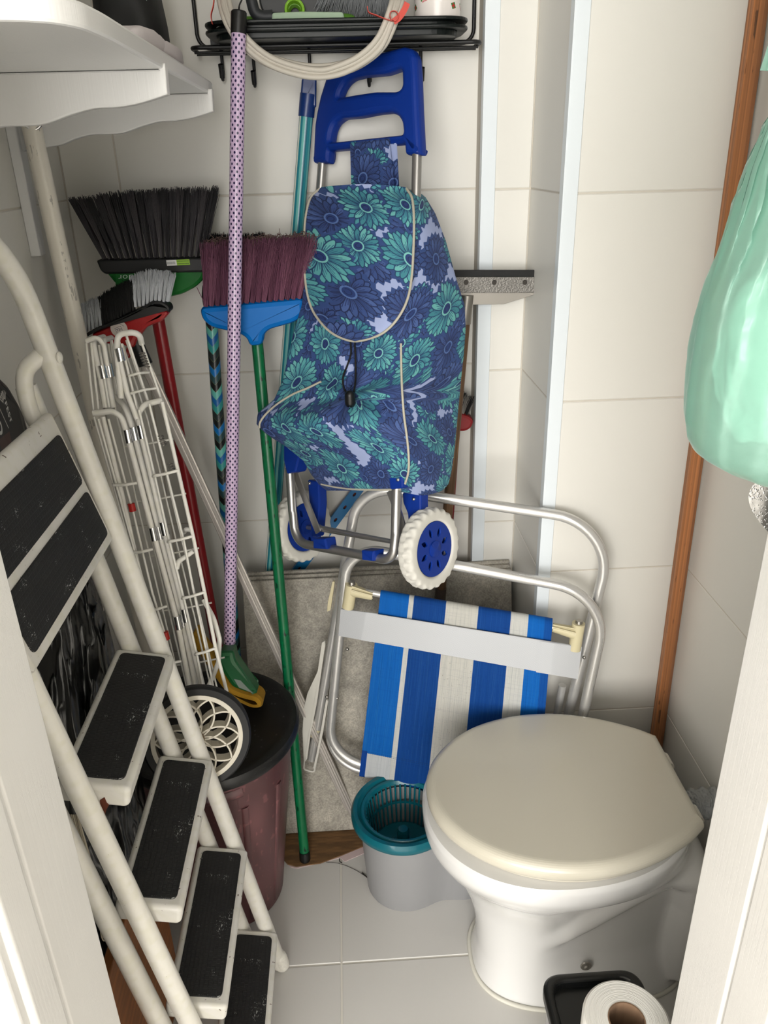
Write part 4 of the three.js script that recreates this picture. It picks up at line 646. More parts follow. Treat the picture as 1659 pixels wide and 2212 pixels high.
  const tyre = () => { const R = [], prof = []; for (let j = 0; j <= 28; j++) { const a = j / 28 * Math.PI * 2; prof.push([Math.sign(Math.cos(a)) * Math.abs(Math.cos(a)) ** 0.55, Math.sign(Math.sin(a)) * Math.abs(Math.sin(a)) ** 0.55]); }
    for (let i = 0; i <= NR * 4; i++) { const a = i / (NR * 4) * Math.PI * 2; R.push(prof.map(([u, v]) => { const tread = Math.max(0, u) ** 2 * 0.0028 * Math.max(0, Math.cos(a * 24 + (v > 0 ? 0 : Math.PI)) * (1 - 0.4 * Math.abs(v))) + 0.0012 * Math.abs(v) ** 3 * Math.cos(a * 24) * (u > -0.2 ? 1 : 0); const r = 0.0585 + u * 0.011 + tread; return V(Math.cos(a) * r, Math.sin(a) * r, v * 0.0155); })); } return grid(R); };
  const leaf = () => { const s = new THREE.Shape(Array.from({ length: 40 }, (_, k) => new THREE.Vector2(Math.cos(k / 40 * 6.2832) * 0.0485, Math.sin(k / 40 * 6.2832) * 0.0485))); for (let k = 0; k < 8; k++) { const a = k / 8 * 6.2832 + 0.2, p = new THREE.Path(), pt = (r, d) => [Math.cos(a + d) * r, Math.sin(a + d) * r]; p.moveTo(...pt(0.022, 0)); p.quadraticCurveTo(...pt(0.029, 0.34), ...pt(0.039, 0.06)); p.quadraticCurveTo(...pt(0.031, -0.26), ...pt(0.022, 0)); s.holes.push(p); } return [extrude(s, 0.004, 0.0008, 10).translate(0, 0, 0.0085), new THREE.CylinderGeometry(0.0485, 0.0485, 0.008, 40).rotateX(Math.PI / 2).translate(0, 0, -0.006)]; };
  for (const c of [cR, cL]) { const put = (g) => g.applyQuaternion(Q).translate(c.x, c.y, c.z), w = part(t, 'wheel', put(tyre()), white); part(w, 'hub', leaf().map(put), blue); part(w, 'hub_cap', put(lathe([[0, 0.0042], [0.012, 0.0036], [0.0145, 0.0022], [0.0145, 0]], 28).rotateX(Math.PI / 2).translate(0, 0, 0.012)), blue); }
}
// ---------------------------------------------------------------- folded beach chair
{
  const C = plane(-1.308, 0.25, -0.05), t = thing('beach_chair', 'folded aluminium beach chair with blue and white striped fabric behind the toilet', 'chair', V(0.2, 0, -1.27));
  const brushed = dataTex(128, 128, (x, y) => 150 + 80 * tnoise(x / 2, y / 40, 64) * tnoise(x / 30, y / 12, 4, 2), { sx: 0.04, sy: 0.2 });
  const alu = mat(new THREE.Color().setRGB(0.7, 0.69, 0.67), 0.46, { metalness: 0.6, roughnessMap: brushed, bumpMap: brushed, bumpScale: 0.0002 }), beige = mat(new THREE.Color().setRGB(0.66, 0.59, 0.38), 0.5);
  const fr = (l, R, o, r) => { const pts = fillet(l.map(([x, y]) => C.at(x, y, o)), R, 12); return pts; };
  const down = (pts, y) => { const n = pts.length, a = pts[n - 2], b = pts[n - 1], d = b.clone().sub(a).normalize(); return pts.concat([b.clone().addScaledVector(d, (y - b.y) / d.y)]); };
  part(t, 'back_frame', sweep(down(fr([[674, 1640], [775, 1049], [1330, 1131], [1224, 1560], [1212, 1620]], [0, 0.075, 0.105, 0, 0], 0), 0.012), 0.0098, { sides: 16 }), alu);
  const fa = fr([[940, 1688], [708, 1634], [752, 1178], [1316, 1284], [1256, 1560], [1243, 1620]], [0, 0.08, 0.065, 0.1, 0, 0], 0.026); part(t, 'seat_frame', sweep(down(fa, 0.012), 0.0098, { sides: 16 }), alu);
  part(t, 'lower_bar', sweep(fr([[1215, 1480], [1175, 1700], [960, 1700], [704, 1650], [722, 1500]], [0, 0.06, 0.02, 0.08, 0], 0.002), 0.0075, { sides: 14 }), alu);
  // fabric, with its hem rolled round the top rod
  const st = [[0, '#0a5fb4'], [0.1665, '#c9c9c4'], [0.195, '#0b3f86'], [0.3816, '#c4c2ba'], [0.5697, '#0b418a'], [0.7588, '#c9c9c4'], [0.8607, '#0a61b8'], [0.955, '#0a4c9c']];
  const tex = canvasTex(1024, 1024, (x, w, h) => {
    st.forEach(([u, c], i) => { x.fillStyle = c; x.fillRect(u * w, 0, ((st[i + 1] || [1])[0] - u) * w + 1, h); });
    x.fillStyle = '#c3c6c8'; x.fillRect(0.03 * w, h * 0.875, 0.137 * w, h * 0.125); x.fillStyle = '#0a3f92'; x.fillRect(0, h * 0.865, 0.03 * w, h);
    let s = 5; const rn = () => { s = (s * 48271) % 2147483647; return s / 2147483647; };
    for (let i = 0; i < 1500; i++) { x.fillStyle = rn() > 0.5 ? 'rgba(255,255,255,.05)' : 'rgba(0,10,30,.07)'; x.fillRect(rn() * w, rn() * h * 0.9 - 60, 1.5, 60 + rn() * 320); }
    for (let i = 0; i < 500; i++) { x.fillStyle = 'rgba(0,10,40,.05)'; x.fillRect(rn() * w, rn() * h, 40 + rn() * 160, 1.4); }
    for (let i = 0; i < 240; i++) { const X = w * (0.385 + 0.18 * rn()); x.fillStyle = 'rgba(90,80,70,' + (0.1 + 0.25 * rn()) + ')'; x.beginPath(); x.arc(X, h * (0.3 + 0.65 * rn()), 1 + 2.4 * rn() * rn(), 0, 7); x.fill(); }
    x.strokeStyle = 'rgba(40,50,80,.7)'; x.lineWidth = 1.5; x.setLineDash([7, 5]); for (const y of [0.868, 0.876]) { x.beginPath(); x.moveTo(0, y * h); x.lineTo(w, y * h); x.stroke(); }
  }, { sx: 1, sy: 1 });
  const fabW = dataTex(64, 64, (x, y) => 128 + ((x % 4 < 2) === (y % 8 < 4) ? 55 : -55), { sx: 0.006, sy: 0.004 }), fab = phys(0xffffff, 0.6, { map: tex, bumpMap: fabW, bumpScale: 0.0002, specularIntensity: 0.35 });
  const TL = [821, 1290], TR = [1193, 1352], BL = [776, 1674], BR = [1160, 1752];
  const front = []; const o = 0.046; for (let i = 0; i <= 40; i++) { const v = i / 40, row = []; for (let j = 0; j <= 40; j++) { const u = j / 40, a = [lerp(TL[0], TR[0], u), lerp(TL[1], TR[1], u)], b = [lerp(BL[0], BR[0], u), lerp(BL[1], BR[1], u)]; row.push(C.at(lerp(a[0], b[0], v), lerp(a[1], b[1], v), o + 0.004 * Math.sin(v * 3.1) * Math.sin(u * 3.1) + 0.0015 * (fbm(u * 9, v * 3) - 0.5) - (v > 0.86 ? 0.0 : 0))); } front.push(row); }
  const hem = []; for (let i = 0; i <= 12; i++) { const a = i / 12 * Math.PI * 1.15, r = 0.0095; hem.push(front[0].map((p) => p.clone().addScaledVector(C.n, -r + r * Math.cos(a)).addScaledVector(C.e2, r * Math.sin(a)))); }
  const tail = []; for (let i = 0; i <= 10; i++) { const a = i / 10 * Math.PI, r = 0.008; tail.push(front[40].map((p) => p.clone().addScaledVector(C.n, -r + r * Math.cos(a)).addScaledVector(C.e2, -r * Math.sin(a)))); }
  const back = front.slice(0, 41).map((r) => r.map((p) => p.clone().addScaledVector(C.n, -0.0035)));
  part(t, 'fabric', [grid(front, { uvf: (i, j) => [j / 40, 1 - (i / 40) * 0.97 - 0.03] }), grid(hem.slice().reverse(), { uvf: (i, j) => [j / 40, 0.999 - 0.03 * (i / 12)] }), grid(tail, { uvf: (i, j) => [j / 40, 0.03 - 0.02 * i / 10] }), grid(back, { uvf: (i, j) => [j / 40, 1 - (i / 40) * 0.97 - 0.03] })], fab);
  const rodA = C.at(772, 1275, o - 0.0095), rodB = C.at(1232, 1362, o - 0.0095); part(t, 'top_rod', rod(rodA, rodB, 0.0058, { sides: 14 }), alu);
  // webbing strap
  const webT = dataTex(64, 128, (x, y) => { const k = ((x + Math.abs((y % 32) - 16) * 1) % 8 < 4 ? 1 : 0.86); return [208 * k, 210 * k, 213 * k]; }, { srgb: true, sx: 0.02, sy: 0.014 }), web = phys(0xffffff, 0.75, { map: webT });
  const strap = (l0, l1, off, n = 30) => { const R = []; for (let i = 0; i <= n; i++) { const u = i / n; R.push([0, 0.25, 0.5, 0.75, 1].map((v) => C.at(lerp(lerp(l0[0], l1[0], u), lerp(l0[2], l1[2], u), v), lerp(lerp(l0[1], l1[1], u), lerp(l0[3], l1[3], u), v), off(u)))); } return [grid(R, { uvf: (i, j, p) => [p.x, j * 0.012] }), grid(R.map((r) => r.map((p) => p.clone().addScaledVector(C.n, -0.0016))), { uvf: (i, j, p) => [p.x, j * 0.012] })]; };
  part(t, 'strap', strap([738, 1315, 733, 1374], [1256, 1397, 1247, 1466], (u) => 0.037 + 0.0165 * Math.min(1, Math.min(u, 1 - u) * 9)), web);
  part(t, 'strap_end', strap([736, 1316, 731, 1373], [815, 1326, 802, 1387], (u) => 0.0385 + 0.0165 * Math.min(1, u * 0.16 * 9)), web); part(t, 'strap_end', strap([1166, 1385, 1158, 1452], [1257, 1398, 1248, 1467], (u) => 0.0385 + 0.0165 * Math.min(1, (1 - u) * 0.17 * 9)), web);
  // plastic clips
  for (const [c0, c1, a0, a1] of [[[759, 1262], [752, 1312], [760, 1275], [805, 1287]], [[1250, 1346], [1241, 1402], [1243, 1367], [1194, 1355]]]) {
    const k = part(t, 'clip', [rod(C.at(...c0, 0.036), C.at(...c1, 0.036), 0.0118, { sides: 20 }), sweep([C.at(...a0, 0.037), C.at(...a1, 0.037)], (s) => lerp(0.0125, 0.0085, s), { sides: 8 })], beige);
    const d = C.at(...a1, 0.037).sub(C.at(...a0, 0.037)); for (const s of [-1, 0, 1]) part(k, 'rib', rod(C.at(...a0, 0.0495 - Math.abs(s) * 0.004).addScaledVector(C.e2, s * 0.008), C.at(...a1, 0.046 - Math.abs(s) * 0.003).addScaledVector(C.e2, s * 0.005), 0.0014, { sides: 6 }), beige);
    const p = C.at(c0[0] + 1, c0[1] - 3, 0.036); part(k, 'bolt', new THREE.CylinderGeometry(0.006, 0.007, 0.006, 14).translate(p.x, p.y, p.z), screwMat);
  }
  const white = mat(new THREE.Color().setRGB(0.66, 0.64, 0.58), 0.5), ex = (l, d, z, r = 0.002) => { const f = C.off(z + d); return onPlane(extrude(shape2(vec2s(f, l), r), d, 0.0008), f, -d); };
  part(t, 'armrest', [ex([[695, 1388], [701, 1385], [702, 1395], [694, 1450], [684, 1520], [670, 1590], [663, 1640], [656, 1650], [653, 1580], [656, 1530], [664, 1497], [686, 1450]], 0.006, 0.012), ex([[704, 1512], [709, 1514], [698, 1580], [688, 1630], [681, 1662], [676, 1660], [684, 1625], [694, 1570]], 0.006, 0.018), sweep(fillet([C.at(657, 1645, 0.016), C.at(656, 1662, 0.016), C.at(679, 1668, 0.016), C.at(681, 1650, 0.016)], 0.006), 0.0022, { sides: 8 })], white);
  part(t, 'band', rod(C.at(684, 1572, 0), C.at(680, 1588, 0), 0.0112, { sides: 16 }), beige); part(t, 'clip', ex([[718, 1256], [723, 1257], [714, 1318], [706, 1322], [708, 1300]], 0.006, -0.004), beige);
  for (const [x, y] of [[750, 1402], [728, 1508], [706, 1505], [1262, 1420], [1230, 1440]]) { const p = C.at(x, y, 0.028); part(t, 'rivet', new THREE.SphereGeometry(0.0036, 10, 8).translate(p.x, p.y, p.z), screwMat); }
}
// ---------------------------------------------------------------- porcelain slabs leaning at the back wall
{
  const tex = dataTex(512, 512, (x, y) => { const k = 0.9 + 0.16 * tnoise(x / 64, y / 64, 8) + 0.2 * (tnoise(x / 4, y / 4, 128, 2) - 0.5) + 0.14 * (tnoise(x / 16, y / 16, 32, 4) - 0.5) + 0.2 * (hash(x, y, 3) - 0.5); return [166 * k, 160 * k, 148 * k]; }, { srgb: true, sx: 0.3, sy: 0.3 });
  const m = phys(0xffffff, 0.6, { map: tex }), edge = mat(new THREE.Color().setRGB(0.3, 0.24, 0.19), 0.9);
  const lab = ['front slab of the stack of grey stone look floor tiles leaning on the back wall', 'middle slab of the leaning stack of grey stone look floor tiles', 'rear slab of the leaning stack of grey stone look floor tiles'];
  for (let k = 0; k < 3; k++) { const S = plane(-1.315, 0, -0.2855), w = 0.578 - k * 0.004, x0 = -0.243 + k * 0.004; const g = plate(w, 0.582 + k * 0.004, 0.0098, 0.0012).clone().translate(x0, -0.0, -0.0098 - k * 0.0118).applyMatrix4(S.M); g.computeBoundingBox(); g.translate(0, 0.005 - g.boundingBox.min.y + 0.0002, 0);
    solo('stone_slab', lab[k], 'tile', g, m, 'leaning floor tiles'); }
}
// cardboard and paper under the slabs, and the loose strand
{
  const cb = dataTex(128, 128, (x, y) => { const k = 0.8 + 0.3 * tnoise(x / 20, y / 6, 6) + 0.1 * hash(x, y, 1); return [112 * k, 82 * k, 50 * k]; }, { srgb: true, sx: 0.1, sy: 0.1 });
  const sheet = (l, y, h, n, wob) => { const p = l.map(([a, b]) => { const q = at(a, b, { y: y }); return [q.x, -q.z]; }); return extrude(shape2(p), h, 0.0004).rotateX(-Math.PI / 2).translate(0, y, 0); };
  solo('cardboard_sheet', 'torn brown cardboard lying on the floor under the leaning slabs', 'cardboard', [sheet([[600, 1720], [790, 1715], [800, 1800], [786, 1829], [735, 1850], [692, 1866], [640, 1873], [621, 1868], [606, 1850]], 0.0022, 0.0026)], mat(0xffffff, 0.9, { map: cb }));
  solo('paper_sheet', 'pale pink paper peeking out beneath the cardboard on the floor', 'paper', sheet([[596, 1838], [612, 1858], [628, 1874], [640, 1877], [735, 1854], [745, 1862], [800, 1838], [800, 1780], [600, 1780]], 0.0004, 0.0012), mat(new THREE.Color().setRGB(0.66, 0.52, 0.52), 0.9));
  const y = 0.0011; solo('loose_strand', 'thin dark strand with a knotted end lying on the white floor tiles', 'strand', [sweep(curve([[704, 1862], [735, 1866], [765, 1878], [790, 1893]].map(([a, b]) => at(a, b, { y })), 20), 0.00045, { sides: 5 }), sweep(curve([[782, 1885], [788, 1891], [794, 1896]].map(([a, b]) => at(a, b, { y: y + 0.0006 })), 8), 0.0012, { sides: 5 })], mat(0x1a1512, 0.8));
  solo('lint_crumb', 'tiny curled black crumb on the floor beside the cardboard', 'crumb', sweep(curve([[733, 1855], [734, 1861], [739, 1864]].map(([a, b]) => at(a, b, { y: 0.0012 })), 8), 0.0009, { sides: 5 }), mat(0x0f0c0a, 0.8));
}
// ---------------------------------------------------------------- bin with a black lid
const BC = V(-0.287, 0, -1.19);
{
  const t = thing('waste_bin', 'maroon plastic waste bin with a flat black lid', 'bin', BC);
  const scuff = dataTex(256, 256, (x, y) => { const k = 0.8 + 0.3 * tnoise(x / 30, y / 60, 8) + (tnoise(x / 4, y / 9, 64, 3) > 0.86 ? 0.25 : 0); return [104 * k, 66 * k, 68 * k]; }, { srgb: true, sx: 0.4, sy: 0.4 });
  const body = lathe([[0, 0.001], [0.1, 0.001], [0.106, 0.006], [0.152, 0.395], [0.158, 0.4], [0.158, 0.418], [0.152, 0.418], [0.15, 0.4], [0.104, 0.012], [0, 0.012]], 64, BC); const uv = body.attributes.uv, po = body.attributes.position; for (let i = 0; i < uv.count; i++) uv.setXY(i, uv.getX(i) * 0.9, po.getY(i));
  part(t, 'body', body, phys(0xffffff, 0.42, { map: scuff }));
  const a0 = 1.05; const rib = (a, y0, y1, w) => { const R = []; for (const y of [y0, y1]) { const row = []; for (let j = 0; j <= 8; j++) { const q = a + (j / 8 - 0.5) * w, r = lerp(0.106, 0.152, (y - 0.006) / 0.389) + 0.0025 * Math.sin(j / 8 * Math.PI) ** 0.5; row.push(V(BC.x + Math.cos(q) * r, y, BC.z + Math.sin(q) * r)); } R.push(row); } return grid(R); };
  part(t, 'rib', [rib(a0, 0.02, 0.34, 0.1), rib(a0 + 0.55, 0.02, 0.34, 0.1), rib(a0 - 0.55, 0.02, 0.34, 0.1)], phys(0xffffff, 0.42, { map: scuff }));
  const grip = []; for (let i = 0; i <= 4; i++) { const row = []; for (let j = 0; j <= 14; j++) { const q = a0 + 0.3 + (j / 14 - 0.5) * 0.55, r = 0.152 + 0.006 * Math.sin(i / 4 * Math.PI); row.push(V(BC.x + Math.cos(q) * r, 0.372 + i * 0.005, BC.z + Math.sin(q) * r)); } grip.push(row); } part(t, 'grip', grid(grip), phys(0xffffff, 0.42, { map: scuff }));
  const dusty = dataTex(256, 256, (x, y) => { const k = hash(x, y, 2) > 0.985 ? 90 : 12 + 8 * tnoise(x / 30, y / 30, 8); return [k, k, k]; }, { srgb: true, sx: 1, sy: 1 });
  part(t, 'lid', lathe([[0.157, 0.408], [0.165, 0.409], [0.168, 0.415], [0.168, 0.426], [0.164, 0.4315], [0.15, 0.4325], [0.146, 0.4295], [0.06, 0.4285], [0, 0.4285]], 72, BC), mat(0xffffff, 0.45, { map: dusty }));
}
// ---------------------------------------------------------------- spin mop bucket
{
  const c = V(0.072, 0, -1.176), c2 = V(0.2, 0, -1.192), t = thing('mop_bucket', 'grey spin mop bucket with a round teal wringer basket', 'bucket', c);
  const ring = (y, r, r2) => { const row = [], n = 96; for (let k = 0; k <= n; k++) { const a = k / n * Math.PI * 2, d = V(Math.cos(a), 0, Math.sin(a)); // union of two lobes, smoothed
      const o = c.clone().lerp(c2, 0.5); let R = 0; for (let s = 0.05; s < 0.24; s += 0.0005) { const p = o.clone().addScaledVector(d, s); const q = -0.026 * Math.log(Math.exp(-(p.distanceTo(c) - r) / 0.026) + Math.exp(-(p.distanceTo(c2) - r2) / 0.026)); if (q < 0) R = s; } row.push(V(o.x + d.x * R, y, o.z + d.z * R)); } return row; };
  const H2 = 0.186; part(t, 'body', [grid([ring(0.0008, 0.07, 0.066), ring(0.006, 0.076, 0.072), ring(0.05, 0.079, 0.075), ring(0.12, 0.083, 0.08), ring(H2, 0.086, 0.084), ring(H2 + 0.004, 0.082, 0.08), ring(H2 - 0.01, 0.08, 0.078), ring(0.012, 0.068, 0.064)], { closed: true }), grid([ring(0.0008, 0.07, 0.066), ring(0.0008, 0.07, 0.066).map((p) => c.clone().lerp(c2, 0.5).setY(0.0008))])], phys(new THREE.Color().setRGB(0.28, 0.28, 0.285), 0.45));
  const teal = phys(new THREE.Color().setRGB(0.002, 0.115, 0.15), 0.3);
  part(t, 'rim', lathe([[0.074, 0.188], [0.088, 0.18], [0.098, 0.182], [0.103, 0.188], [0.103, 0.2], [0.099, 0.2065], [0.091, 0.2065], [0.088, 0.2], [0.0855, 0.1985], [0.082, 0.203], [0.077, 0.202], [0.073, 0.195]], 64, c), teal);
  const bars = [], N = 44; for (let k = 0; k < N; k++) { const a = k / N * Math.PI * 2; bars.push(rod(V(c.x + Math.cos(a) * 0.0735, 0.196, c.z + Math.sin(a) * 0.0735), V(c.x + Math.cos(a) * 0.063, 0.1, c.z + Math.sin(a) * 0.063), 0.0021, { sides: 5 })); }
  const bk = part(t, 'basket', [...bars, lathe([[0.067, 0.15], [0.0705, 0.15], [0.0705, 0.154], [0.067, 0.154], [0.067, 0.15]], 48, c), lathe([[0.059, 0.104], [0.0645, 0.102], [0.0645, 0.096], [0, 0.094]], 48, c), lathe([[0.06, 0.104], [0, 0.1]], 48, c)], teal);
  part(bk, 'spindle', lathe([[0, 0.15], [0.0095, 0.149], [0.0125, 0.145], [0.0125, 0.122], [0.019, 0.12], [0.022, 0.114], [0.022, 0.1]], 32, c), teal);
}
// ---------------------------------------------------------------- toilet
{
  const ZT = -1.0, t = thing('toilet', 'white ceramic toilet with a closed beige lid', 'toilet', V(0.4, 0, ZT));
  const cer = phys(new THREE.Color().setRGB(0.74, 0.735, 0.72), 0.12, { clearcoat: 0.4, clearcoatRoughness: 0.05 });
  const half = [[0.532, 0.102], [0.5, 0.127], [0.45, 0.154], [0.4, 0.172], [0.35, 0.181], [0.3, 0.181], [0.25, 0.172], [0.2, 0.152], [0.155, 0.119], [0.122, 0.078], [0.106, 0.038]];
  const egg = (g, sx = 0, oz = 0) => { const p = half.map(([x, w]) => { const k = (w - g) / w; return [0.33 + (x - 0.33) * ((x < 0.33 ? 0.228 - g + sx : 0.21 - g) / (x < 0.33 ? 0.228 : 0.21)), w * k]; }); const nose = [0.33 - 0.228 + g - sx, 0]; return [...p.map(([x, w]) => [x, -(ZT + oz) + w]), [nose[0], -(ZT + oz)], ...p.slice().reverse().map(([x, w]) => [x, -(ZT + oz) - w])]; };
  const smooth = (pts) => { const s = new THREE.Shape(); s.moveTo(...pts[0]); s.splineThru(pts.slice(1).map((q) => new THREE.Vector2(...q))); s.lineTo(...pts[0]); return s; };
  const lidM = phys(new THREE.Color().setRGB(0.59, 0.555, 0.46), 0.26, { clearcoat: 0.2, clearcoatRoughness: 0.15 });
  part(t, 'lid', extrude(smooth(egg(0)), 0.034, 0.0165, 24, 8).rotateX(-Math.PI / 2).translate(0, 0.3885, 0), lidM);
  part(t, 'seat', extrude(smooth(egg(0.012)), 0.0085, 0.003, 20, 3).rotateX(-Math.PI / 2).translate(0, 0.3802, 0), phys(new THREE.Color().setRGB(0.6, 0.56, 0.47), 0.3));
  for (const s of [-1, 1]) part(t, 'hinge', rod(V(0.537, 0.39, ZT + s * 0.062 - 0.014), V(0.537, 0.39, ZT + s * 0.062 + 0.014), 0.009, { sides: 16 }), phys(new THREE.Color().setRGB(0.66, 0.63, 0.55), 0.3));
  // bowl and pedestal as one skin: [height, front x, back x, half width, sharpness]
  const L = [[0.0, 0.186, 0.585, 0.116, 2.6], [0.02, 0.19, 0.583, 0.112, 2.5], [0.06, 0.194, 0.58, 0.106, 2.4], [0.12, 0.19, 0.582, 0.106, 2.3], [0.18, 0.176, 0.588, 0.114, 2.2], [0.23, 0.156, 0.592, 0.127, 2.15], [0.27, 0.135, 0.585, 0.143, 2.1], [0.305, 0.112, 0.565, 0.163, 2.1], [0.33, 0.1, 0.55, 0.176, 2.1], [0.35, 0.096, 0.545, 0.183, 2.15], [0.374, 0.096, 0.545, 0.184, 2.15], [0.38, 0.1, 0.54, 0.18, 2.15]];
  const trap = [[0.29, 0.155], [0.36, 0.2], [0.43, 0.255], [0.49, 0.295], [0.535, 0.275], [0.55, 0.21], [0.552, 0.12], [0.55, 0.0]];
  const dseg = (x, y) => { let m = 9; for (let i = 0; i < trap.length - 1; i++) { const [ax, ay] = trap[i], [bx, by] = trap[i + 1], q = Math.min(1, Math.max(0, ((x - ax) * (bx - ax) + (y - ay) * (by - ay)) / ((bx - ax) ** 2 + (by - ay) ** 2))); m = Math.min(m, Math.hypot(x - ax - q * (bx - ax), y - ay - q * (by - ay))); } return m; };
  const sm = (a, b, x) => { const q = Math.min(1, Math.max(0, (x - a) / (b - a))); return q * q * (3 - 2 * q); };
  const R = [], NY = 64, NA = 144; for (let i = 0; i <= NY; i++) { const y = 0.38 * i / NY; let k = 0; while (k < L.length - 2 && L[k + 1][0] < y) k++; const q = Math.min(1, (y - L[k][0]) / (L[k + 1][0] - L[k][0])), f = (n) => { const a = L[Math.max(0, k - 1)], b = L[k], c2 = L[k + 1], d2 = L[Math.min(L.length - 1, k + 2)], h = c2[0] - b[0], m0 = k ? (c2[n] - a[n]) / (c2[0] - a[0]) * h : c2[n] - b[n], m1 = k < L.length - 2 ? (d2[n] - b[n]) / (d2[0] - b[0]) * h : c2[n] - b[n], q2 = q * q, q3 = q2 * q; return (2 * q3 - 3 * q2 + 1) * b[n] + (q3 - 2 * q2 + q) * m0 + (3 * q2 - 2 * q3) * c2[n] + (q3 - q2) * m1; }, xf = f(1), xb = f(2), w = f(3), e = 2 / f(4), row = [];
    for (let j = 0; j <= NA; j++) { const a = j / NA * Math.PI * 2, ca = Math.cos(a), sa = Math.sin(a), cx = lerp(xf, xb, 0.46), rx = ca < 0 ? cx - xf : xb - cx; let x = cx + Math.sign(ca) * Math.abs(ca) ** e * rx, z = Math.sign(sa) * Math.abs(sa) ** e * w;
      const side = Math.min(1, Math.abs(z) / (w * 0.5 + 1e-4)), open = sm(0.27, 0.37, x) * (1 - sm(0.27, 0.33, y)) * sm(0.012, 0.035, y) * side; let zz = Math.abs(z) * (1 - 0.22 * open * (1 - 0.75 * sm(0.1, 0.03, y)));
      const d = dseg(x, y), tb = 0.111 - 0.03 * (d / 0.032) ** 2 - 0.012 * sm(0.2, 0.02, y) * sm(0.5, 0.54, x), kk = 0.007; if (open > 0.001) zz = lerp(zz, kk * Math.log(Math.exp(zz / kk) + Math.exp(tb / kk)), Math.min(1, open * 1.5)); row.push(V(x, y, ZT + Math.sign(z) * Math.min(zz, w * 1.04))); } R.push(row); }
  const g = [grid(R, { closed: true })]; const topR = R[NY]; g.push(grid([topR, topR.map((p) => V(lerp(p.x, 0.32, 0.9), 0.381, lerp(p.z, ZT, 0.9)))])); part(t, 'bowl', g, cer);
  const foot = R[0].map((p) => p.clone()); part(t, 'sealant', sweep(foot.slice(0, -1).map((p) => V(0.385 + (p.x - 0.385) * 1.008, 0.0025, ZT + (p.z - ZT) * 1.02)), 0.004, { sides: 8, closed: true }), mat(new THREE.Color().setRGB(0.7, 0.68, 0.6), 0.7));
  const bo = at(1266, 2086, -0.909); part(t, 'floor_bolt', [lathe([[0, 0.0062], [0.0035, 0.0058], [0.0042, 0.003], [0.0095, 0.0022], [0.0105, 0.0008], [0.0105, 0]], 20).rotateX(Math.PI / 2).translate(bo.x, bo.y, bo.z)], screwMat, 'steel bolt with washer');
  // wrapped supply pipe at the wall
  const tape = dataTex(128, 128, (x, y) => 60 + 190 * tnoise(x / 10, y / 6, 12), { sx: 0.04, sy: 0.04 });
  part(t, 'supply_pipe', sweep(curve([V(0.53, 0.345, ZT), V(0.57, 0.35, ZT), V(WR - 0.001, 0.35, ZT)], 20), (s) => 0.022 + 0.006 * Math.sin(s * 17) ** 2, { sides: 18 }), phys(new THREE.Color().setRGB(0.3, 0.31, 0.31), 0.35, { bumpMap: tape, bumpScale: 0.0025 }), 'pipe wrapped in grey tape');
}
// ---------------------------------------------------------------- lath in the corner
{
  const wd = dataTex(256, 512, (x, y) => { const a = tnoise(x / 5, y / 150, 51), b = tnoise(x / 14, y / 200, 18, 4), k = 0.72 + 0.25 * a + 0.2 * b - (tnoise(x / 6, y / 10, 42, 7) > 0.93 ? 0.35 : 0); return [172 * k, 112 * k, 68 * k]; }, { srgb: true, sx: 0.09, sy: 1.2 });
  const T0 = V(0.594, 2.05, -1.262), B0 = V(0.607, 0.0, -1.25), t = thing('wooden_lath', 'tall brown wooden lath standing in the right corner behind the toilet', 'lath', B0);
  const pr = [[-0.0125, -0.008], [0.0125, -0.008], [0.0125, 0.003], [0.004, 0.009], [-0.0125, 0.009]];
  part(t, 'lath', sweep([B0, T0], 1, { profile: pr, upv: ZA }), mat(0xffffff, 0.5, { map: wd }));
}
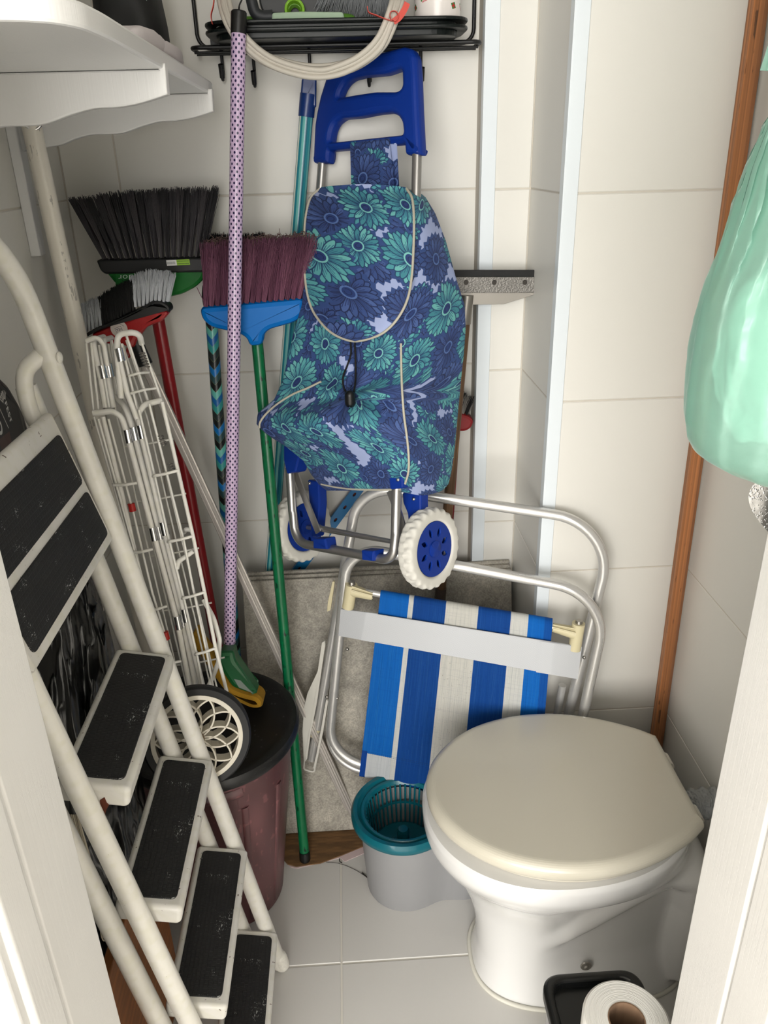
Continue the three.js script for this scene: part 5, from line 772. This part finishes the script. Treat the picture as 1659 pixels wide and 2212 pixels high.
// ---------------------------------------------------------------- black bin with a toilet roll
{
  const y0 = 0.335, p = at(1174, 2140, { y: y0 }), q = at(1385, 2115, { y: y0 }), x0 = p.x, x1 = q.x + 0.002, z0 = at(1300, 2094, { y: y0 }).z, z1 = z0 + 0.2;
  const t = thing('pedal_bin', 'small black topped bin under the toilet roll at the lower right', 'bin', V((x0 + x1) / 2, 0, (z0 + z1) / 2));
  const out = (g) => [[x0 + g, -z0 - g], [x1 - g, -z0 - g], [x1 - g, -z1 + g], [x0 + g, -z1 + g]], blk = phys(0x0b0c0c, 0.32);
  const rim = shape2(out(0), 0.03), h = shape2(out(0.014), 0.022); rim.holes.push(new THREE.Path(h.getPoints(8)));
  part(t, 'lid', [extrude(rim, 0.022, 0.006, 10, 4).rotateX(-Math.PI / 2).translate(0, y0 - 0.022, 0), extrude(shape2(out(0.01), 0.022), 0.006, 0.001, 10).rotateX(-Math.PI / 2).translate(0, y0 - 0.02, 0)], blk);
  part(t, 'body', extrude(shape2(out(0.006), 0.028), y0 - 0.0224, 0.004, 10).rotateX(-Math.PI / 2), phys(new THREE.Color().setRGB(0.45, 0.44, 0.44), 0.4));
  const yr = y0 - 0.0138, hgt = 0.098, yt = yr + hgt, a = at(1243, 2150, { y: yt }), b = at(1438, 2172, { y: yt }), r = Math.abs(b.x - a.x) / 2 * 0.985, c = V((a.x + b.x) / 2, 0, at(1340, 2113, { y: yt }).z + r);
  const k = thing('toilet_roll', 'white toilet paper roll standing on the black topped bin', 'toilet roll', V(c.x, yr, c.z));
  const lay = dataTex(256, 8, (x) => 90 + 150 * hash(x, 1, 1), { sx: 1, sy: 1 }), core = 0.0225;
  const g = lathe([[core, yr], [r - 0.002, yr], [r, yr + 0.002], [r, yt - 0.003], [r - 0.003, yt], [core, yt], [core, yr]], 64, c); { const uv = g.attributes.uv, po = g.attributes.position; for (let i = 0; i < uv.count; i++) { const d = Math.hypot(po.getX(i) - c.x, po.getZ(i) - c.z); uv.setXY(i, d / r * 0.7, po.getY(i)); } }
  part(k, 'paper', g, phys(new THREE.Color().setRGB(0.78, 0.765, 0.72), 0.95, { bumpMap: lay, bumpScale: 0.0006 }));
  part(k, 'core', lathe([[core - 0.0016, yr + 0.001], [core, yr + 0.001], [core, yt + 0.0006], [core - 0.0016, yt + 0.0006], [core - 0.0016, yr + 0.001]], 40, c), mat(new THREE.Color().setRGB(0.2, 0.12, 0.07), 0.9));
}
// ---------------------------------------------------------------- folded step ladder
const chipTex = (base, seedv, den) => dataTex(512, 512, (x, y) => { const n = tnoise(x / 64, y / 64, 8, seedv), sp = tnoise(x / 3.2, y / 3.2, 160, seedv + 1) * tnoise(x / 9, y / 9, 57, seedv + 2); const k = 0.96 + 0.07 * n; if (sp > den) return [58, 34, 24]; const st = 1 - 0.05 * Math.max(0, tnoise(x / 18, y / 18, 28, seedv + 3) - 0.5); return [base[0] * k * st, base[1] * k * st, base[2] * k * st * st]; }, { srgb: true, sx: 0.22, sy: 0.22 });
{
  const t = thing('step_ladder', 'folded white metal step ladder with black ribbed treads leaning at the left', 'ladder', V(-0.2, 0, -0.85));
  const white = phys(0xffffff, 0.34, { map: chipTex([228, 225, 216], 21, 0.9) }), worn = phys(0xffffff, 0.4, { map: chipTex([216, 213, 206], 31, 0.78) });
  const tread = dataTex(256, 256, (x, y) => { const cx = x % 32, cy = (y + (Math.floor(x / 32) % 2) * 16) % 32; return (cx > 4 && cx < 28 && cy > 3 && cy < 29) ? 200 : 60; }, { sx: 0.05, sy: 0.05 });
  const dust = dataTex(512, 512, (x, y) => { const d = tnoise(x / 2, y / 5, 256, 9) * tnoise(x / 40, y / 40, 12, 6); const k = d > 0.735 ? 150 : 13 + 7 * tnoise(x / 30, y / 30, 17, 2); return [k, k, k * 0.98]; }, { srgb: true, sx: 0.2, sy: 0.2 });
  const rubber = mat(0xffffff, 0.7, { map: dust, bumpMap: tread, bumpScale: 0.0012 });
  const X = (y) => -0.172 - 0.1716 * y, ZFa = -0.998, ZNe = -0.697, r = 0.0133;
  const P = (y, z, dx = 0) => V(X(y) + dx - 0.024 * (z - ZFa) / (ZNe - ZFa), y, z);
  part(t, 'front_frame', sweep(fillet([P(0.014, ZFa), P(1.335, ZFa), P(1.335, ZNe), P(0.014, ZNe)], 0.115, 12), r, { sides: 20 }), white);
  const D = -0.041; part(t, 'rear_leg', sweep([P(0.03, ZFa + 0.002, D), P(1.13, ZFa + 0.002, D)], r, { sides: 20 }), white); part(t, 'rear_leg', sweep([P(0.03, ZNe - 0.002, D), P(1.13, ZNe - 0.002, D)], r, { sides: 20 }), white);
  for (const z of [ZFa, ZNe]) { const f = P(0.0005, z); part(t, 'foot', new THREE.CapsuleGeometry(r * 1.03, 0.02, 8, 20).rotateZ(0.17).translate(f.x, 0.024, f.z), white); const q = P(1.165, z); part(t, 'rivet', new THREE.SphereGeometry(1, 16, 10).scale(0.004, 0.0075, 0.0075).translate(q.x + r, q.y, q.z + 0.002), white); part(t, 'arm', sweep(curve([P(1.17, z + 0.004, -0.006), P(1.15, z + 0.012, -0.03), P(1.1, z + (z < -0.9 ? 0.02 : -0.02), -0.038), P(1.07, z + (z < -0.9 ? 0.022 : -0.022), -0.03), P(1.03, z + (z < -0.9 ? 0.022 : -0.022), -0.02)], 20), 0.0105, { sides: 14 }), white); }
  // a tread: a folded steel tray with a rubber pad, its long side along the ladder's width
  const z0 = -0.984;
  const stepAt = (fx, fy, ang, w, pads, nm, z1 = -0.711, th = 0.03) => {
    const M = new THREE.Matrix4().makeRotationZ(-ang).setPosition(fx, fy, (z0 + z1) / 2), L = z1 - z0;
    const base = new RoundedBoxGeometry(w, th, L, 3, 0.007).translate(-w / 2, -th / 2, 0).applyMatrix4(M), uv = base.attributes.uv, po = base.attributes.position; for (let i = 0; i < uv.count; i++) uv.setXY(i, po.getZ(i) + po.getX(i) * 0.3, po.getX(i) + po.getY(i));
    const s = part(t, nm, base, worn);
    for (const [a, b] of pads) { const sh = shape2([[-b, -L / 2 + 0.013], [-a, -L / 2 + 0.013], [-a, L / 2 - 0.013], [-b, L / 2 - 0.013]], 0.009); part(s, 'tread_pad', extrude(sh, 0.0026, 0.0008, 6).rotateX(Math.PI / 2).translate(0, 0.002, 0).applyMatrix4(M), rubber, 'black ribbed rubber pad'); }
  };
  for (const [x, y] of [[-0.272, 0.724], [-0.238, 0.523], [-0.202, 0.327], [-0.168, 0.122]]) stepAt(x, y, 0.2, 0.084, [[0.01, 0.074]], 'step');
  stepAt(-0.328, 0.915, 1.316, 0.192, [[0.016, 0.082], [0.094, 0.164]], 'platform', -0.674, 0.014);
  for (const [l, z] of [[[[216, 1728], [226, 1722], [231, 1734], [236, 1738], [230, 1748], [226, 1764], [218, 1752]], -0.7108], [[[322, 1988], [334, 1994], [338, 2010], [344, 2022], [334, 2016], [328, 2004]], -0.7108]]) part(t, 'rust_patch', onPlane(extrude(shape2(vec2s(plane(z), l), 0.001), 0.0006), plane(z)), mat(0x5a2a16, 0.95), 'rust eaten corner');
}
// ---------------------------------------------------------------- things behind the ladder
const boxTop = at(300, 1880, { x: -0.357 }).y;
{
  const wd = dataTex(256, 256, (x, y) => { const k = 0.8 + 0.3 * tnoise(x / 80, y / 5, 4) * tnoise(x / 30, y / 9, 9, 2) + 0.08 * tnoise(x / 40, y / 2, 7, 5); return [150 * k, 92 * k, 44 * k]; }, { srgb: true, sx: 0.4, sy: 0.25 });
  const g = box(-0.372, -0.357, 0.001, boxTop, -0.985, -0.575, 0.002), uv = g.attributes.uv, po = g.attributes.position; for (let i = 0; i < uv.count; i++) uv.setXY(i, po.getZ(i) + po.getX(i), po.getY(i));
  solo('wooden_board', 'brown wooden board standing on edge on the floor behind the ladder legs', 'board', g, phys(0xffffff, 0.5, { map: wd }));
}
{
  // crumpled black sack on the box
  const pos = new THREE.IcosahedronGeometry(1, 40), p = pos.attributes.position;
  for (let i = 0; i < p.count; i++) { const d = V(p.getX(i), p.getY(i), p.getZ(i)).normalize(); const a = Math.atan2(d.z, d.x), cre = Math.abs(fbm(d.x * 3.4 + 5, d.y * 6.5, d.z * 3.4, 4) - 0.5) * 2, cr2 = Math.abs(noise(d.x * 7, d.y * 13 + 3, d.z * 7) - 0.5) * 2, k = 1.02 - 0.2 * cre - 0.09 * cr2; let y = 0.43 + 0.51 * d.y * k, x = -0.43 + (0.062 + 0.05 * Math.max(0, 1 - y / 0.9)) * Math.sign(d.x) * Math.abs(d.x) ** 0.8 * k, z = -0.9 - 0.26 * Math.max(0, y - 0.4) + 0.118 * d.z * k; if (y < 0.0006) y = 0.0006; if (x < WL + 0.002) x = WL + 0.002; if (y > 0.68) x = Math.max(x, -0.45); if (y < boxTop + 0.02 && x > -0.375) x = -0.375; p.setXYZ(i, x, y, z); }
  const g = mergeVertices((pos.deleteAttribute('normal'), pos.deleteAttribute('uv'), pos), 1e-5); g.computeVertexNormals();
  solo('refuse_sack', 'tall crumpled shiny black plastic sack behind the ladder treads', 'sack', g, phys(0x08090a, 0.28, { clearcoat: 0.2 }));
}
{
  // printed black pouch squeezed between the wall and the folded platform
  const x = -0.457, pr = [[-70, 740], [0, 806], [22, 832], [38, 862], [58, 894], [100, 1040], [140, 1250], [152, 1330], [143, 1375], [118, 1424], [84, 1448], [60, 1430], [-70, 1300]].map(([a, b]) => { const q = at(a, b, { x }); return [-q.z, q.y]; });
  const ys = pr.map((q) => q[1]), zs = pr.map((q) => q[0]), y1 = Math.max(...ys), y0 = Math.min(...ys), z1 = Math.max(...zs), z0 = Math.min(...zs), S = 1024, U = (q) => [(q[0] - z0) / (z1 - z0) * S, (1 - (q[1] - y0) / (y1 - y0)) * S], A = (a, b) => { const q = at(a, b, { x }); return U([-q.z, q.y]); };
  const tex = canvasTex(S, S, (c) => { c.fillStyle = '#0b0a0b'; c.fillRect(0, 0, S, S); const txt = (str, a, b, font, col = '#e8e6e2') => { const p0 = A(...a), p1 = A(...b), ang = Math.atan2(p1[1] - p0[1], p1[0] - p0[0]); c.save(); c.translate(...p0); c.rotate(ang); c.fillStyle = col; c.font = font; c.fillText(str, 0, 0); c.restore(); };
    const L = (a, b) => Math.hypot(A(...a)[0] - A(...b)[0], A(...a)[1] - A(...b)[1]); txt('FEST', [10, 869], [26, 924], 'bold ' + Math.round(L([10, 869], [26, 924]) / 2.6) + 'px sans-serif'); txt('PRO', [-20, 842], [2, 950], 'bold ' + Math.round(L([-20, 842], [2, 950]) / 2.1) + 'px sans-serif'); c.strokeStyle = '#cfcac4'; c.lineWidth = 5; for (const [a, b] of [[[0, 880], [20, 925]], [[-10, 850], [2, 862]], [[0, 862], [6, 846]]]) { c.beginPath(); c.moveTo(...A(...a)); c.lineTo(...A(...b)); c.stroke(); }
    for (let k = 0; k < 7; k++) { const p = A(12, 874), a = -2.6 + k * 0.28; c.beginPath(); c.moveTo(p[0] + Math.cos(a) * 16, p[1] + Math.sin(a) * 16); c.lineTo(p[0] + Math.cos(a) * 42, p[1] + Math.sin(a) * 42); c.stroke(); } c.fillStyle = '#4a2a22'; c.fillRect(...A(0, 950), 120, 46); c.fillStyle = '#3a1d2a'; c.fillRect(...A(90, 1380), 90, 60); c.strokeRect(...A(100, 1400), 60, 34); });
  const t = thing('printed_pouch', 'black printed pouch with white lettering behind the ladder platform', 'pouch', V(x, y0, -(z0 + z1) / 2));
  const g = extrude(shape2(pr, 0.01), 0.034, 0.012, 8, 5), po = g.attributes.position, uv = g.attributes.uv; for (let i = 0; i < po.count; i++) { uv.setXY(i, (po.getX(i) - z0) / (z1 - z0), (po.getY(i) - y0) / (y1 - y0)); const k = fbm(po.getX(i) * 22, po.getY(i) * 22, 3) - 0.5; po.setZ(i, po.getZ(i) + 0.008 * k); }
  g.computeVertexNormals(); part(t, 'pouch', g.rotateY(Math.PI / 2).translate(x - 0.034, 0, 0), phys(0xffffff, 0.38, { map: tex }));
  const ed = [[158, 1326], [150, 1378], [122, 1432], [84, 1456]].map(([a, b]) => at(a, b, { x: x - 0.008 })); part(t, 'seal', sweep(curve(ed, 24), 1, { profile: [[-0.008, -0.001], [0.008, -0.001], [0.008, 0.001], [-0.008, 0.001]], upv: XA }), phys(new THREE.Color().setRGB(0.6, 0.6, 0.58), 0.4));
}
{
  const t = thing('twine_hank', 'hank of beige twine hanging beside the left door jamb', 'twine', at(205, 1900, { x: -0.352 })), m = mat(new THREE.Color().setRGB(0.62, 0.55, 0.42), 0.9);
  for (let k = 0; k < 5; k++) { const x = -0.353 + 0.003 * (k % 3), o = k * 4; part(t, 'strand', sweep(curve([[150 + o, 1760], [188 + o * 0.6, 1900], [212 + o * 0.5, 1980 + o], [222 + o * 0.5, 2030 - o], [232 - o * 0.3, 2026 - k * 9], [228 - o * 0.5, 1980 - o], [205 - o * 0.4, 1890], [165, 1750]].map(([a, b]) => at(a, b, { x })), 40), 0.0009, { sides: 6 }), m); }
}
// ---------------------------------------------------------------- folded wire cart standing on the bin
{
  const K = plane(-1.075, 0, -0.135), t = thing('wire_cart', 'folded white wire shopping cart with red clips and a petal spoked wheel', 'cart', V(-0.33, 0.433, -1.13));
  const wht = phys(0xffffff, 0.4, { map: chipTex([240, 237, 229], 51, 0.92) }), m2 = chrome, red = mat(0xb3221b, 0.5);
  const tb = (l, r, o = 0, R = 0.012, name = 'tube') => part(t, name, sweep(fillet(l.map(([x, y, k]) => K.at(x, y, (k ?? 0) + o)), R, 6), r, { sides: r > 0.003 ? 12 : 7 }), wht);
  // jointed tubes with their hairpin ends
  const g = 0.0046;
  tb([[262, 860], [252, 762], [254, 722], [300, 716], [306, 742, -0.02]], g, 0.02); tb([[296, 905], [275, 850], [258, 778]], g * 0.9, 0.02);
  tb([[228, 880], [217, 815], [207, 770], [200, 735], [224, 728, -0.05]], g, 0.0); tb([[244, 880], [232, 812], [226, 760], [222, 736], [240, 730, -0.05]], g, -0.008);
  tb([[186, 737], [210, 727], [224, 745], [232, 790]], g * 0.8, 0.014);
  tb([[201, 893], [243, 888], [262, 900], [274, 935], [330, 1148], [383, 1342], [410, 1488]], g, 0.012, 0.014);
  tb([[238, 846, -0.05], [272, 880], [288, 930], [343, 1145], [393, 1336], [424, 1490]], g, 0.0, 0.02);
  tb([[352, 864], [312, 874], [299, 892], [303, 930], [353, 1138], [400, 1328], [438, 1490]], g, 0.012, 0.014);
  tb([[382, 1228], [386, 1212], [402, 1202], [418, 1190]], g * 0.85, 0.02, 0.006, 'hook'); tb([[398, 1150, -0.02], [402, 1143, 0], [416, 1146, 0]], g * 0.8, 0.01, 0.004, 'hook');
  const clampAt = (x, y, dx, dy, o) => { const a = K.at(x - dx, y - dy, o), b = K.at(x + dx, y + dy, o); part(t, 'clamp', rod(a, b, 0.0066, { sides: 14 }), m2, 'chrome clamp sleeve'); };
  for (const [x, y, o] of [[259, 766, 0.02], [222, 803, 0.0], [236, 800, -0.008], [276, 942, 0.012], [291, 936, 0], [305, 932, 0.012], [331, 1153, 0.012], [344, 1150, 0], [354, 1141, 0.012], [384, 1344, 0.012], [394, 1338, 0], [400, 1328, 0.012]]) clampAt(x, y, 3.6, 14, o);
  // thin wires of the two basket sides
  const th = 0.0021, w = (l, o, r = th) => tb(l, r, o, 0.004, 'wire');
  const rw = [[[350, 868], [385, 1018], [417, 1158], [442, 1280], [466, 1401], [490, 1494]], [[322, 872], [360, 1022], [396, 1163], [420, 1285], [446, 1406], [462, 1492]], [[300, 885], [334, 1027], [366, 1170], [397, 1292], [425, 1413], [440, 1492]]];
  rw.forEach((l, i) => w(l, 0.03 - i * 0.004, i ? th : th * 1.5));
  for (const [a, b] of [[[334, 1028], [385, 1016]], [[366, 1170], [417, 1158]], [[397, 1292], [442, 1279]], [[425, 1413], [466, 1400]]]) w([[a[0] - 6, a[1] + 2, -0.03], a, [(a[0] + b[0]) / 2, (a[1] + b[1]) / 2 + 1, 0.004], b], 0.032, th * 1.2);
  const lw = [[[203, 900], [245, 1047], [286, 1193], [320, 1318], [352, 1430], [366, 1490]], [[222, 900], [262, 1060], [300, 1230]], [[234, 905], [285, 1096], [330, 1284], [357, 1372], [386, 1490]], [[212, 905], [252, 1050], [292, 1195], [327, 1316], [372, 1490]]];
  lw.forEach((l, i) => w(l, 0.008 + i * 0.002, i === 1 ? 0.0038 : th));
  for (const [a, b] of [[[245, 1048], [296, 1043]], [[286, 1194], [330, 1186]], [[320, 1319], [361, 1309]], [[352, 1432], [392, 1428]]]) w([[a[0], a[1] - 8, -0.04], a, [(a[0] + b[0]) / 2, (a[1] + b[1]) / 2 + 2, 0.004], b], 0.02, th * 1.2);
  const up2 = [[[186, 740], [203, 893]], [[196, 740], [214, 893]], [[214, 745], [236, 880]], [[262, 742, 0.006], [298, 890, 0.006]], [[272, 722, 0.006], [322, 872]], [[304, 735], [350, 866]], [[240, 735, -0.04], [252, 880, -0.04]], [[248, 745, -0.03], [270, 880, -0.03]]];
  up2.forEach((l) => w(l, 0.004)); w([[278, 812, 0], [300, 806, 0.004], [322, 804, -0.02]], 0.02); w([[283, 850, 0], [312, 842, 0.004], [340, 838, -0.02]], 0.02);
  // the folded panels behind, seen through the front wires
  for (let k = 0; k < 7; k++) { const a = 246 + k * 13, o = -0.02 - 0.006 * (k % 3); w([[a * 0.6 + 78, 735 + (k % 2) * 8], [a + 6, 900], [a + 58, 1120], [a + 106, 1320], [a + 146, 1492]], o, th * 0.8); }
  for (let k = 0; k < 5; k++) { const y = 960 + k * 118, x = 300 + (y - 900) * 0.235; w([[x - 50, y + 6], [x, y], [x + 60, y - 12]], -0.03, th * 0.8); }
  for (const [x, y] of [[285, 1096], [358, 1373]]) part(t, 'red_clip', rod(K.at(x - 2, y - 8, 0.014), K.at(x + 2, y + 8, 0.014), 0.0058, { sides: 12 }), red, 'red plastic clip');
  // coil springs along the right edge
  for (const [a, b] of [[[306, 760], [318, 795]], [[346, 940], [354, 962]], [[366, 1000], [374, 1020]]]) { const A = K.at(...a, 0.024), Bq = K.at(...b, 0.024), d = Bq.clone().sub(A), L = d.length(), e = d.clone().normalize(), n1 = K.n.clone(), n2 = e.clone().cross(n1), pts = []; for (let i = 0; i <= 70; i++) { const q = i / 70, an = q * L / 0.0042 * 6.2832; pts.push(A.clone().addScaledVector(d, q).addScaledVector(n1, Math.cos(an) * 0.0042).addScaledVector(n2, Math.sin(an) * 0.0042)); } part(t, 'spring', sweep(pts, 0.0009, { sides: 5 }), mat(0x8a8680, 0.45, { metalness: 0.7 })); }
  tb([[440, 1296, -0.02], [462, 1336, 0], [474, 1380], [472, 1430], [458, 1466], [446, 1492, 0.01]], 0.0042, 0.0, 0.03, 'bent_wire');
  // wheel
  const R = 0.0875, nrm = V(0.2, 0.3, 0.93).normalize(), c = at(426, 1592, { y: 0.4335 + R * Math.sqrt(1 - nrm.y * nrm.y) + 0.004 }), Q = new THREE.Quaternion().setFromUnitVectors(ZA, nrm), put = (q) => q.applyQuaternion(Q).translate(c.x, c.y, c.z);
  const tyre = lathe([[0.073, -0.009], [0.084, -0.0105], [R, -0.006], [R, 0.006], [0.084, 0.0105], [0.073, 0.009], [0.073, -0.009]], 72).rotateX(Math.PI / 2), wh = part(t, 'wheel', put(tyre), mat(0x111112, 0.6), 'black rubber tyre');
  const cream = phys(new THREE.Color().setRGB(0.72, 0.67, 0.56), 0.45);
  part(wh, 'rim', put(lathe([[0.0665, -0.01], [0.0735, -0.011], [0.0735, 0.011], [0.071, 0.0118], [0.0665, 0.011], [0.0665, -0.01]], 72).rotateX(Math.PI / 2)), cream);
  const NP = 10; for (let k = 0; k < NP; k++) for (const s of [-1, 1]) { const a = k / NP * 6.2832 + 0.25, pts = []; for (let i = 0; i <= 14; i++) { const q = i / 14, rad = lerp(0.011, 0.0672, q), an = a + s * Math.asin(0.809 * rad / 0.0672); pts.push(V(Math.cos(an) * rad, Math.sin(an) * rad, -0.003)); } part(wh, 'spoke', put(sweep(pts, 1, { profile: [[-0.0016, -0.013], [0.0016, -0.013], [0.0013, 0.012], [-0.0013, 0.012]], upv: ZA })), cream); }
  part(wh, 'hub', put(lathe([[0, 0.026], [0.004, 0.026], [0.0045, 0.02], [0.0075, 0.018], [0.0085, 0.012], [0.012, 0.0115], [0.012, -0.011], [0, -0.011]], 28).rotateX(Math.PI / 2)), mat(new THREE.Color().setRGB(0.2, 0.14, 0.08), 0.55, { metalness: 0.4 }), 'rusty hub');
}
// ---------------------------------------------------------------- green carrier bag at the right door jamb
{
  const zc = -0.492, t = thing('carrier_bag', 'translucent mint green plastic bag hanging at the right door jamb', 'bag', V(0.25, 1.13, zc));
  const E = [[150, 1712, 1770], [210, 1690, 1782], [270, 1660, 1790], [360, 1626, 1794], [440, 1603, 1797], [540, 1576, 1798], [600, 1556, 1798], [650, 1536, 1798], [710, 1519, 1798], [780, 1507, 1797], [850, 1497, 1796], [920, 1493, 1795], [960, 1498, 1794], [985, 1511, 1792], [1005, 1545, 1790], [1020, 1580, 1770], [1028, 1610, 1735], [1031, 1640, 1700]];
  const R = [], NY = 110, NA = 128; for (let i = 0; i <= NY; i++) { const py = lerp(E[0][0], E[E.length - 1][0], i / NY); let k = 0; while (k < E.length - 2 && E[k + 1][0] < py) k++; const q = (py - E[k][0]) / (E[k + 1][0] - E[k][0]), l = lerp(E[k][1], E[k + 1][1], q), r = lerp(E[k][2], E[k + 1][2], q), A = at(l, py, zc), B = at(r, py, zc), full = Math.min(1, Math.max(0.12, (py - 150) / 600)) * (py > 940 ? Math.sqrt(Math.max(0.02, 1 - ((py - 940) / 95) ** 2)) : 1), row = [];
    for (let j = 0; j <= NA; j++) { const a = j / NA * Math.PI * 2, ca = Math.cos(a), sa = Math.sin(a), p = A.clone().lerp(B, 0.5 - 0.5 * ca); const fan = (j / NA * 15 + 1.6 * fbm(j / NA * 5, py / 420, 1) + py / 900), crease = Math.abs(((fan % 1) + 1) % 1 - 0.5) * 2; const fold = (0.017 * (crease - 0.5)) * Math.exp(-Math.max(0, py - 420) / 330) + 0.009 * (Math.abs(fbm(p.x * 12 - py / 420, py / 260, a * 0.6, 2) - 0.5) * 2 - 0.3) + 0.005 * (Math.abs(fbm(p.x * 34 + py / 130, py / 75, a, 3) - 0.5) * 2 - 0.3); p.z += sa * 0.062 * full + Math.sign(sa) * Math.min(1, Math.abs(sa) * 3) * fold; row.push(p); } row[NA] = row[0].clone(); R.push(row); }
  const film = phys(new THREE.Color().setRGB(0.45, 0.72, 0.62), 0.34, { transmission: 0.66, thickness: 0, ior: 1.45, specularIntensity: 0.8 });
  const bot = R[NY], c = V(0, 0, 0); bot.forEach((p) => c.addScaledVector(p, 1 / bot.length)); part(t, 'film', [grid(R, { closed: true }), grid([bot, bot.map(() => c.clone())])], film);
  const hk = V(0.312, 1.78, zc + 0.005), h = (s) => { const a = R[0][s ? 20 : 100], rowsH = []; for (let i = 0; i <= 14; i++) { const q = i / 14, p = a.clone().lerp(hk.clone().add(V(0, 0, s ? 0.006 : -0.006)), q), w = lerp(0.022, 0.006, q); rowsH.push([-1, -0.5, 0, 0.5, 1].map((u) => p.clone().add(V(u * w, 0, 0.004 * Math.cos(u * 6 + i * 0.3))))); } return grid(rowsH); };
  { const cc = at(1668, 800, zc), w = new THREE.IcosahedronGeometry(1, 24), q = w.attributes.position; for (let i = 0; i < q.count; i++) { const d = V(q.getX(i), q.getY(i), q.getZ(i)), k = 0.86 + 0.3 * fbm(d.x * 2.2 + 4, d.y * 2.2, d.z * 2.2, 3); q.setXYZ(i, cc.x + 0.036 * d.x * k, cc.y + 0.012 + 0.062 * d.y * k, cc.z + 0.03 * d.z * k); } w.deleteAttribute('normal'); w.deleteAttribute('uv'); const m2 = mergeVertices(w, 1e-5); m2.computeVertexNormals(); part(t, 'wad', m2, mat(new THREE.Color().setRGB(0.75, 0.74, 0.72), 0.9), 'pale crumpled filling'); }
  part(t, 'handle', h(0), film); part(t, 'handle', h(1), film); const kn = R[NY][40]; part(t, 'knot', new THREE.SphereGeometry(1, 12, 10).scale(0.004, 0.005, 0.004).translate(c.x, c.y - 0.003, c.z), film);
  const k2 = thing('coat_hook', 'small steel hook on the right door jamb holding the green bag', 'hook', V(0.333, 1.78, zc)); part(k2, 'hook', sweep(fillet([V(0.3329, 1.785, zc), V(0.305, 1.785, zc), V(0.302, 1.81, zc)], 0.008), 0.003, { sides: 10 }), chrome); part(k2, 'rose', rod(V(0.3325, 1.785, zc), V(0.3295, 1.785, zc), 0.011, { sides: 20 }), chrome);
}
scene.traverse((o) => { if (o.isMesh) { o.castShadow = true; o.receiveShadow = true; } });
renderer.render(scene, camera);
